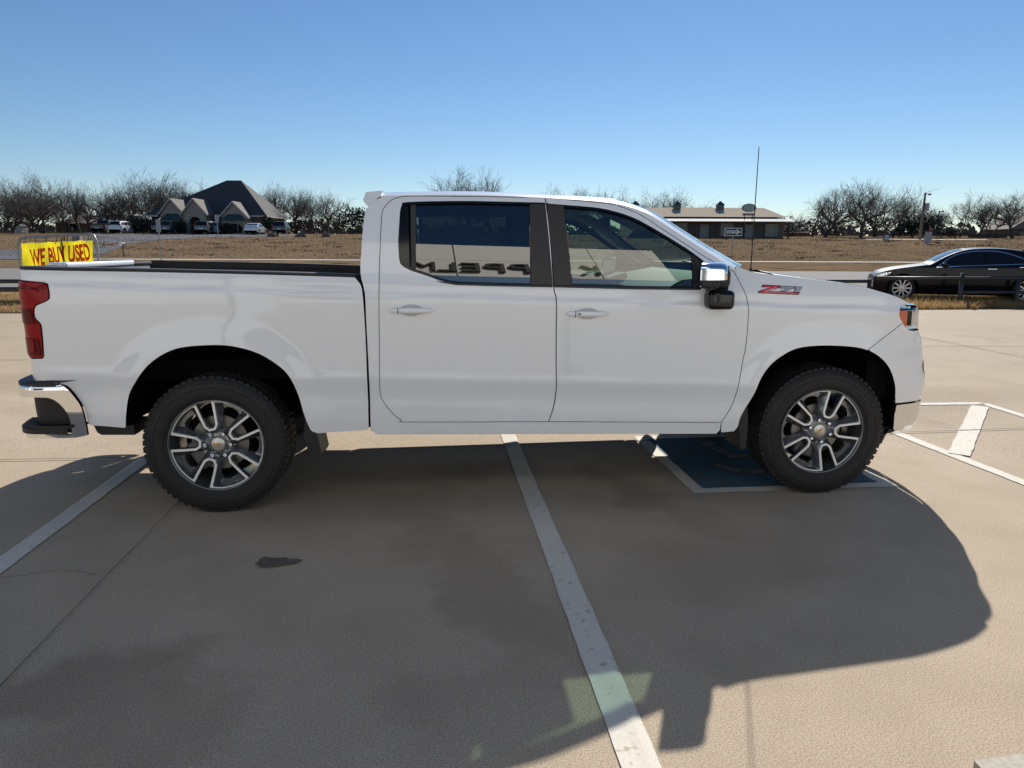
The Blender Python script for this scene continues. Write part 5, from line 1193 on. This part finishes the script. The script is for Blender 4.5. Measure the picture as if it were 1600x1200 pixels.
# ---------------------------------------------------------------- cars
PAINTS={}
def paint(nm,c,metal=0): 
    if nm not in PAINTS: PAINTS[nm]=mat(nm,c,.35,coat=1,metal=metal)
    return PAINTS[nm]
CGL=mat('car_glass_dark',(.008,.009,.012),.04)
def car(name,label,cat,loc,rz,sil,belt,axles,wr,Wd,pm,wins,ws,rwn,z0=.24,tumble=.42,group=None,detail=1,tail=None,chrome=False,spokes=10):
    o=empty(name,loc,rz);tag(o,label,cat,group)
    xs=[p[0] for p in sil];xa,xb=min(xs),max(xs)
    def hw(x,z):
        e1=np.clip((xa+.55-x)/.55,0,1);e2=np.clip((x-(xb-.45))/.45,0,1)
        return Wd/2*(1-.16*e1**2-.12*e2**2)-tumble*np.maximum(0,z-belt)-.10*np.maximum(0,.45-z)+.012*np.sin(np.clip((z-.3)/.6,0,1)*pi)
    def mp(u,v,off=0.): return np.array([u,-(hw(u,v)+off),v+0*u])
    S2=C(sil,3)
    bot=[(S2[-1][0],z0+.02),(axles[1]+wr*1.16,z0)]
    def archp(cx): 
        r=wr*1.14;return [(cx+r*cos(t),max(z0,wr+r*sin(t))) for t in np.linspace(-.25,pi+.25,16)]
    poly=S2+[(S2[-1][0]-.05,z0+.03)]+archp(axles[1])+archp(axles[0])+[(S2[0][0]+.05,z0+.03)]
    for m_ in(False,True): panel('body_side',poly,mp,pm,o,res=(.12,.08) if detail else (.4,.3),flange=.02,mirror=m_)
    ss=[-1,-.97,-.9,-.7,-.35,0,.35,.7,.9,.97,1]
    V=[(x,s*float(hw(x,z)),z+.035*(1-s*s)*(1 if z>.5 else .2)-(.0 if abs(s)<1 else .0)) for x,z in S2 for s in ss];k=len(ss);F=[]
    for i in range(len(S2)-1):
        for q in range(k-1):F.append((i*k+q,i*k+k+q,i*k+k+q+1,i*k+q+1))
    mk('body_top',V,F,pm,o,smooth=True)
    mb=MB();mb.box((xa+.12,-Wd/2+.16,z0-.03),(xb-.1,Wd/2-.16,z0+.25));mb.build('underbody',DARK,o)
    for a in axles:
        mb=MB();mb.box((a-wr*1.2,-Wd/2+.12,z0),(a+wr*1.2,Wd/2-.12,wr*2.2));mb.build('wheel_well',DARK,o)
    def patch(nm,xr,m2,par,dz=.006,sl=.86):
        idx=[i for i,p in enumerate(S2) if xr[0]<=p[0]<=xr[1]];s3=np.linspace(-sl,sl,7);V=[];F=[]
        for i in idx:
            x,z=S2[i]
            for s in s3:V.append((x,s*float(hw(x,z)),z+.035*(1-s*s)+dz))
        for i in range(len(idx)-1):
            for q in range(6):F.append((i*7+q,i*7+7+q,i*7+7+q+1,i*7+q+1))
        mk(nm,V,F,m2,par,smooth=True)
    patch('windscreen',ws,CGL,o);patch('rear_window',rwn,CGL,o)
    for m_ in(False,True):
        for wpoly in wins: panel('side_window',C(wpoly,2,closed=True) if chrome else wpoly,mp,CGL,o,res=(.3,.2),flange=0,off=.006,mirror=m_)
    wm=empty('wheel',(axles[0],-Wd/2+.12,wr),parent=o)
    Mx=Matrix.Rotation(R(90),4,'X')
    mb=MB();mb.lathe([(wr*.70,.0),(wr*.74,.10),(wr*.95,.10),(wr,.06),(wr,-.10)],36 if detail else 20,Mx);mb.build('tyre',RUBBER,wm,smooth=True)
    mb=MB();mb.lathe([(wr*.72,.09),(wr*.66,.085),(wr*.64,.02)],32 if detail else 16,Mx)
    for i in range(spokes):
        a=2*pi*i/spokes;M=Matrix.Rotation(a,4,'Y');mb.box((.02,-.085,-wr*.055),(wr*.68,-.06,wr*.055),M)
    mb.lathe([(0,.095),(wr*.15,.09),(wr*.18,.05)],14,Mx);mb.build('rim',mat('alloy',(.55,.55,.56),.3,metal=.7) if 'alloy' not in MATS else MATS['alloy'],wm)
    mb=MB();mb.lathe([(0,.02),(wr*.7,.02)],24,Mx);mb.build('hub_back',DARK,wm)
    for x,s in((axles[1],-1),(axles[0],1),(axles[1],1)):
        c=copy_tree(wm,o);c.location=(x,s*(Wd/2-.12),wr);c.rotation_euler=(0,0,pi if s>0 else 0)
    return o,mp,hw,S2
# black sedan behind the guard rail
sd=[(-.74,.35),(-.75,.52),(-.71,.66),(-.54,.77),(-.25,.85),(.17,.915),(.53,.965),(.68,.995),(1.0,1.18),(1.33,1.32),(1.67,1.385),(2.08,1.40),(2.5,1.385),(2.92,1.315),(3.33,1.20),(3.75,1.08),(4.15,1.03),(4.36,.95),(4.42,.60),(4.38,.35)]
p=at(1400,470,20.2);BLKC=mat('black_car_paint',(.004,.005,.009),.5,spec=.1,coat=.45)
o,mp,hw,S2=car('parked_car','black fastback sedan with chrome window trim standing behind the guard rail','car',(p[0],p[1],.20),-YAW+R(-21),sd,.93,(0,3.0),.345,1.86,BLKC,
 [[(.86,.935),(.99,1.06),(1.24,1.22),(1.62,1.315),(1.95,1.33),(1.95,.965)],[(2.0,.967),(2.0,1.33),(2.3,1.31),(2.55,1.25),(2.87,1.125),(3.06,1.035),(2.9,1.01)]],(.74,1.52),(2.95,3.7),z0=.22)
def mpo(u,v,off=0.): return mp(u,v,off)
wo=[(.80,.915),(.985,1.075),(1.24,1.24),(1.62,1.335),(2.08,1.35),(2.33,1.325),(2.57,1.265),(2.90,1.14),(3.14,1.03)]
wo_=C(wo,3);thick=[(x,z) for x,z in wo_]+[(x+ .005,z-.022) for x,z in wo_[::-1]]
panel('chrome_trim',thick,mpo,CHROME,o,res=(.5,.5),flange=.004,off=.010)
panel('chrome_trim',[(.80,.905),(1.46,.945),(2.4,.985),(3.14,1.02),(3.14,1.035),(2.4,1.0),(1.46,.96),(.80,.92)],mpo,CHROME,o,res=(.5,.5),flange=.004,off=.010)
for a,z in((2.33,.88),(3.05,.93)): 
    mb=MB();mb.rbox((a-.30+.0,-.975,z-.012),(a-.08,-.945,z+.012),.008,2);mb.build('door_handle',CHROME,o)
for a in(1.98,3.02): panel('door_gap',[(a,.30),(a+.008,.30),(a+.008,.93),(a,.93)],mpo,DARK,o,res=(.5,.5),flange=0,off=.003)
for m_ in(False,True):
    panel('headlight',[(-.70,.66),(-.52,.745),(-.28,.775),(-.40,.70),(-.62,.62)],mpo,CHROME,o,res=(.2,.1),flange=.01,off=.006,mirror=m_)
    mb=MB();s=1 if m_ else -1;mb.rbox((.92,s*.93,.93),(1.10,s*1.08,1.03),.03,3);mb.build('door_mirror',BLKC,o,angle=40)
mb=MB();mb.rbox((3.0,-.05,1.33),(3.22,.05,1.375),.02);mb.build('roof_fin',BLKC,o)
o.scale=(.945,.97,1.0)
# far parked cars
suv=[(-.85,.45),(-.86,.75),(-.75,.95),(-.3,1.03),(.25,1.08),(.5,1.14),(.95,1.50),(1.3,1.64),(2.2,1.68),(3.1,1.64),(3.35,1.56),(3.62,1.15),(3.68,.95),(3.70,.5)]
suvw=[[(.75,1.10),(1.1,1.42),(1.75,1.53),(1.75,1.10)],[(1.82,1.10),(1.82,1.53),(2.6,1.52),(2.6,1.10)],[(2.67,1.12),(2.67,1.51),(3.15,1.46),(3.35,1.15)]]
sed=[(-.80,.40),(-.80,.62),(-.65,.78),(.1,.88),(.45,.95),(1.1,1.30),(1.6,1.42),(2.2,1.42),(2.8,1.22),(3.2,1.06),(3.75,1.02),(3.85,.85),(3.86,.42)]
sedw=[[(.62,.97),(1.15,1.26),(1.65,1.34),(1.65,.97)],[(1.72,.97),(1.72,1.34),(2.2,1.33),(2.75,1.12),(2.9,.99)]]
pku=[(-.95,.5),(-.96,.95),(-.8,1.08),(.3,1.14),(.55,1.20),(1.0,1.62),(1.4,1.78),(2.4,1.80),(2.75,1.72),(2.95,1.25),(3.0,1.15),(4.5,1.15),(4.62,1.1),(4.65,.6)]
pkw=[[(.75,1.20),(1.1,1.58),(1.75,1.68),(1.75,1.20)],[(1.82,1.20),(1.82,1.68),(2.55,1.66),(2.75,1.22)]]
def lamps(o,hw,x,z0,z1,m_=None):
    for s in(-1,1):
        mb=MB();y=float(hw(x-.2,z0));mb.box((x-.02,s*(y-.20),z0),(x+.03,s*(y-.03),z1));mb.build('rear_lamp',m_ or RED,o)
    mb=MB();mb.box((x+.005,-.26,.62),(x+.03,.26,.76));mb.build('number_plate',SIGNW,o)
def fcar(kind,px,py,dep,rz,pm,label):
    p=W(lat_of(px,dep),dep)
    sil,w_,bl,ax,wr,Wd,ws,rw_={'suv':(suv,suvw,1.08,(0,2.8),.36,1.88,(.45,1.1),(3.3,3.66)),'sedan':(sed,sedw,.95,(0,2.8),.33,1.82,(.42,1.3),(2.45,3.15)),'pickup':(pku,pkw,1.18,(0,3.6),.42,2.0,(.5,1.15),(2.7,2.98))}[kind]
    o,mp,hw,S2=car('parked_car',label,'car',(p[0],p[1],p[2]+.03),rz-YAW,sil,bl,ax,wr,Wd,pm,w_,ws,rw_,group='cars parked in front of the stone house',detail=0,spokes=6)
    lamps(o,hw,{'suv':3.68,'sedan':3.84,'pickup':4.63}[kind],{'suv':.98,'sedan':.78,'pickup':.85}[kind],{'suv':1.25,'sedan':.92,'pickup':1.12}[kind])
    return o
WC=paint('white_car_paint',(.72,.73,.75));GC=paint('grey_car_paint',(.09,.085,.085),.3);DC=paint('dark_car_paint',(.02,.02,.025));RC=paint('dark_red_car_paint',(.12,.01,.015));SC=paint('silver_car_paint',(.55,.60,.64),.3)
fcar('pickup',180,366,108,R(-88),DC,'dark pickup truck with red reflections left of the white SUV')
fcar('suv',204,367,104,R(-92),WC,'white SUV seen from behind left of the stone house')
fcar('suv',262,366,105,R(-82),GC,'grey-brown SUV in front of the first gable bay')
fcar('suv',285,366,103.5,R(-100),DC,'black car half hidden beside the grey-brown SUV')
fcar('suv',326,368,101,R(-80),GC,'dark grey SUV parked by the arched porch')
fcar('suv',341,368,103,R(-105),SC,'silver SUV mostly hidden behind the small pale sign')
fcar('sedan',405,368,100,R(-86),SC,'pale silver sedan parked right of the third gable')
fcar('suv',444,367,103,R(-82),DC,'dark blue SUV at the right end of the parked row')
# ---------------------------------------------------------------- trees
BARK=mat('bark',(.085,.066,.055),.95,noise=[(6,(.05,.04,.034),.4,.6,(1,1,.3))]);TWIG=mat('twigs',(.105,.084,.070),.95)
def grow(seed,h,spread,up,dens=1.0,trunkfrac=.25,multi=1):
    rnd=random.Random(seed);tr=MB();cr=MB()
    def seg(mb,P,rs,n):
        mb.tube(P,rs,n,cap=False)
    def perp(d):
        a=Vector((rnd.gauss(0,1),rnd.gauss(0,1),rnd.gauss(0,1)));a-=a.dot(d)*d;return a.normalized()
    def branch(p,d,l,r,lev):
        n=4 if lev<3 else (3 if lev<4 else 2);P=[p.copy()];q=p.copy();dd=d.copy()
        for i in range(n):
            dd=(dd+perp(dd)*(.30 if lev<4 else .22)+Vector((0,0,up*.10))).normalized();q=q+dd*l/n;P.append(q.copy())
        rs=[max(.011,r*(1-.5*i/n)) for i in range(n+1)]
        seg(tr if lev<=1 else cr,P,rs,6 if lev<=1 else (4 if lev==2 else 3))
        if lev>=5: return
        nb={0:5,1:4,2:4,3:3,4:3}[lev];nb=max(2,int(round(nb*dens)))
        for k in range(nb):
            t=rnd.uniform(.35,1.0) if lev>0 else rnd.uniform(.5,1.0)
            if k==0:t=1.0
            i=min(n-1,int(t*n));f=t*n-i;b=P[i].lerp(P[i+1],f)
            ax=(P[i+1]-P[i]).normalized();ang=R(rnd.uniform(25,62)) if k else R(rnd.uniform(5,25))
            nd=(ax*cos(ang)+perp(ax)*sin(ang)*1.0);nd=(nd+Vector((0,0,up*(.25 if lev<3 else .08)))).normalized()
            ll=l*rnd.uniform(.60,.90)*(1 if lev else spread)
            if (b+nd*ll).z<h*.30: nd.z=abs(nd.z)+.15;nd.normalize()
            branch(b,nd,ll,r*(.66 if lev<3 else .55)*(1-.25*t),lev+1)
    for m_ in range(multi):
        a=rnd.uniform(0,6.3);d=Vector((.18*cos(a)*(multi>1 or .4),.18*sin(a)*(multi>1 or .4),1)).normalized()
        branch(Vector((.35*cos(a)*(multi>1),.35*sin(a)*(multi>1),-.3)),d,h*trunkfrac+.3,h*.030/(multi**.4),0)
    return tr,cr
PROT=[]
specs=[(1,10,1.15,.4,1.0,.30,1),(2,10,1.05,.5,1.0,.27,2),(3,10,1.35,.25,1.0,.24,1),(4,10,1.0,.8,1.0,.32,1),(5,10,1.2,.35,1.0,.24,3),(16,10,1.1,.5,1.0,.30,2),(17,10,1.25,.6,1.0,.26,1),(28,10,.9,1.0,1.0,.34,1)]
for sp in specs:
    t_,c_=grow(*sp);zs=[v[2] for v in c_.V];top=sorted(zs)[int(len(zs)*.999)];PROT.append((t_,c_,top))
TM=[]
for i,(t_,c_,top) in enumerate(PROT):
    mt=bpy.data.meshes.new('trunk');mt.from_pydata(t_.V,[],t_.F);mt.materials.append(BARK);mt.shade_smooth()
    mc=bpy.data.meshes.new('crown');mc.from_pydata(c_.V,[],c_.F);mc.materials.append(TWIG);TM.append((mt,mc,top))
print('tree faces',[len(c.polygons) for _,c,_ in TM])
def tree(px,ytop,dep,kind,rot,label,wide=1.0,group='bare winter trees'):
    kind=(kind+int(px)//3)%8;mt,mc,top=TM[kind];zb=H(dep);zt=at(px,ytop,dep)[2];s=(zt-zb)/top
    o=empty('bare_tree',W(lat_of(px,dep),dep),rot);o.scale=(s*wide,s*wide,s);tag(o,label,'tree',group)
    for nm,me in(('trunk',mt),('crown',mc)):
        c=bpy.data.objects.new(nm,me);link(c,o)
    return o
ordn='first second third fourth fifth sixth seventh eighth ninth tenth eleventh twelfth thirteenth fourteenth fifteenth sixteenth seventeenth eighteenth nineteenth twentieth'.split()
left=[(-8,282,112,0,.3,1.0),(6,276,118,3,1.2,1),(22,284,108,1,2.1,1),(38,275,116,5,.2,1.1),(58,284,125,2,1.9,1),(76,266,104,0,4.0,1.25),(100,282,120,4,2.2,1.1),(124,286,112,2,5.1,1),(143,283,108,1,3.3,.9),(160,284,122,3,.9,1),(180,290,114,4,1.0,1),(197,279,109,5,2.7,1),(217,272,116,0,5.4,1.1),(236,272,125,3,1.5,1),(252,266,120,1,.5,1),(270,272,128,2,3.7,1),(290,279,124,0,2.6,1),(312,280,130,5,4.4,1)]
for i,t in enumerate(left):
    tree(t[0],t[1],t[2],t[3],t[4],'%s bare oak from the left edge, in the row before the dark roof'%ordn[i],t[5],'bare trees left of the dark-roofed house')
right_h=[(385,290,126,2,.4,1),(402,284,130,0,2.4,1),(420,284,121,4,1.4,1.1),(440,286,124,5,3.4,1),(462,290,118,1,5.1,1),(485,294,126,3,.7,.9),(514,292,110,0,1.8,1.05),(540,316,125,2,2.9,1)]
for i,t in enumerate(right_h):
    tree(t[0],t[1],t[2],t[3],t[4],'%s bare tree between the dark roof and the truck cab'%ordn[i],t[5],'bare trees right of the dark-roofed house')
mid=[(712,262,104,4,.4,1.15),(738,276,120,2,3.0,1),(768,262,106,0,5.0,1.15),(850,288,128,5,1.1,1),(884,289,124,3,2.2,1),(912,292,130,1,3.2,1),(940,293,126,2,4.4,1),(976,293,122,0,.9,1),(1022,294,118,5,2.6,1.1),(1046,291,112,4,1.3,1.25)]
for i,t in enumerate(mid):
    tree(t[0],t[1],t[2],t[3],t[4],'%s bare tree top from the left above the truck roof'%ordn[i],t[5],'bare trees seen over the truck cab')
rt=[(1160,318,125,3,.3,.8),(1240,330,110,4,2.2,1),(1268,296,100,4,1.2,1.15),(1288,281,96,1,.1,1.1),(1308,284,108,3,2.5,1),(1343,277,93,0,3.9,1.25),(1368,283,104,5,5.0,1.1),(1393,290,98,2,1.6,1.2),(1424,297,106,1,2.8,1),(1494,298,100,3,3.3,1.1),(1530,306,96,5,.6,1.1),(1552,302,104,4,2.0,1.2),(1582,293,92,0,1.1,1.35),(1612,298,98,2,4.2,1.2)]
for i,t in enumerate(rt):
    tree(t[0],t[1],t[2],t[3],t[4],'%s bare tree rightwards from the oval roof sign'%ordn[i],t[5],'bare trees on the right skyline')
# brush and evergreens made of leaf clumps
EVG=mat('evergreen',(.030,.042,.022),.9,noise=[(3,(.018,.026,.015),.4,.6)]);BRUSH=mat('brown_brush',(.085,.062,.045),.95)
def bush(name,px,dep,w_,h_,label,m_,n=900,seed=0,cat='shrub',sz=.16,group=None,d_=None):
    rnd=random.Random(seed);o=empty(name,W(lat_of(px,dep),dep),-YAW);tag(o,label,cat,group)
    lobes=[(rnd.uniform(-.32,.32)*w_,rnd.uniform(-.2,.2)*(d_ or w_),h_*rnd.uniform(.3,.68),rnd.uniform(.22,.36)) for _ in range(9)]
    V=[];F=[]
    for i in range(n):
        lx,ly,lz,lr=rnd.choice(lobes);a=rnd.uniform(0,6.283);b=math.acos(rnd.uniform(-1,1));r=lr*rnd.uniform(.55,1.05)
        c=Vector((lx+r*w_*sin(b)*cos(a),ly+r*(d_ or w_)*sin(b)*sin(a),max(.05,lz+r*h_*cos(b)*1.0)));k=len(V)
        u=Vector((rnd.gauss(0,1),rnd.gauss(0,1),rnd.gauss(0,1))).normalized();v=u.orthogonal().normalized();s=sz*rnd.uniform(.5,1.3)
        V+=[tuple(c+u*s),tuple(c+v*s*.6),tuple(c-u*s),tuple(c-v*s*.6)];F.append((k,k+1,k+2,k+3))
    mk('foliage',V,F,m_,o)
    mb=MB();
    for j in range(4):
        a=j*1.6;mb.tube([(0,0,-.1),(.2*w_*cos(a)*.6,.2*w_*sin(a)*.6,h_*.5)],[.05,.02],5)
    mb.build('stem',BARK,o)
    return o
bush('evergreen_shrub',226,104,4.0,2.5,'big dark evergreen shrub between the white SUV and the stone house',EVG,1600,1)
bush('evergreen_shrub',283,101.9,1.6,2.3,'dark shrub in front of the first gable window',EVG,500,2)
bush('evergreen_shrub',357,102.5,2.4,1.6,'low dark shrub under the third gable window',EVG,600,3)
bush('evergreen_shrub',420,105,1.9,2.9,'tall thin shrub at the right corner of the stone house',EVG,500,4)
bush('evergreen_tree',552,112,5.5,4.6,'green leafy tree close against the truck cab on the left',EVG,1100,5,cat='tree',sz=.2)
bush('brown_thicket',500,116,9,2.6,'brown thicket under the bare trees beside the truck cab',BRUSH,1500,6)
bush('brown_thicket',455,118,8,2.6,'brown undergrowth behind the dark blue SUV',BRUSH,1300,7)
bush('brown_thicket',1240,103,6,3.0,'brown thicket beside the metal-roofed building',BRUSH,1300,8)
bush('brown_thicket',1300,112,11,3.0,'dark undergrowth below the first big trees on the right',BRUSH,1800,9)
bush('brown_thicket',1380,110,11,3.6,'dark undergrowth below the widest tree on the right',BRUSH,1900,10)
bush('evergreen_shrub',1452,92,4.6,3.6,'dark evergreen mass behind the leaning utility pole',EVG,1900,11)
bush('evergreen_shrub',1425,96,4.0,2.6,'dark evergreen shrub left of the leaning utility pole',EVG,1300,12)
bush('brown_thicket',1485,97,4,1.5,'low dark brush right of the red flag',BRUSH,900,13)
bush('brown_thicket',60,128,22,2.2,'brown brush behind the trunks at the far left',BRUSH,1500,14)
# a far wooded skyline that reads as one mass
rnd=random.Random(9);V=[];F=[]
for i in range(9000):
    l=rnd.uniform(-260,260);d=rnd.uniform(240,300);z=H(d)+abs(rnd.gauss(0,1))*2.2;u=rnd.uniform(.5,1.3);k=len(V);c=np.array(W(l,d,z));a=rnd.uniform(0,6.3)
    V+=[tuple(c+np.array([u*cos(a),u*sin(a),0])),tuple(c+np.array([0,0,u])),tuple(c-np.array([u*cos(a),u*sin(a),0])),tuple(c-np.array([0,0,u*.8]))];F.append((k,k+1,k+2,k+3))
tag(mk('far_woodland',V,F,mat('far_wood',(.10,.085,.075),.95)),'distant brown woodland along the horizon behind the houses','woodland',kind='stuff')
# ---------------------------------------------------------------- dry grass
rnd=random.Random(4);V=[];F=[]
def blade(x,y,z,h,lean,wd=.007):
    a=rnd.uniform(0,6.283);b=rnd.uniform(0,6.283);k=len(V);dx,dy=wd*cos(a),wd*sin(a);lx,ly=lean*h*cos(b),lean*h*sin(b)
    V.extend([(x-dx,y-dy,z),(x+dx,y+dy,z),(x+lx,y+ly,z+h)]);F.append((k,k+1,k+2))
for i in range(40000):
    l=rnd.uniform(6,19);d=edge(l)+.15+3.2*abs(rnd.random())**1.3;x,y,z=W(l,d)
    blade(x,y,z-.01,rnd.uniform(.06,.20)*(1.4 if rnd.random()<.2 else 1),rnd.uniform(.1,.9),.008)
for i in range(9000):
    l=rnd.uniform(-15,-8.5);d=edge(l)+.1+6*rnd.random();x,y,z=W(l,d);blade(x,y,z-.01,rnd.uniform(.03,.10),rnd.uniform(.1,1),.009)
tag(mk('dry_grass',V,F,translucent(mat('dry_blades',(.50,.34,.15),.9,spec=.05,noise=[(1.2,(.36,.23,.11),.4,.6)]),.5)),'dry golden grass tufts along the verge beside the guard rail','grass',kind='stuff')
# leaf litter and tufts on the far bank
V=[];F=[]
for i in range(26000):
    d=rnd.uniform(58,96);l=rnd.uniform(-75,85)*d/80;x,y,z=W(l,d);blade(x,y,z-.03,rnd.uniform(.05,.16),rnd.uniform(.2,1),.035)
for c in range(170):
    d=rnd.uniform(60,80);l=rnd.uniform(-45,60)*d/70;w_=rnd.uniform(.2,.9)
    for i in range(26):
        x,y,z=W(l+rnd.gauss(0,w_),d+rnd.gauss(0,.25));blade(x,y,z-.03,rnd.uniform(.10,.22),rnd.uniform(.2,1),.045)
tag(mk('bank_grass',V,F,mat('bank_blades',(.10,.058,.027),.95,noise=[(.4,(.05,.036,.024),.5,.6)])),'brown winter grass with dark clumps on the far bank','grass',kind='stuff')
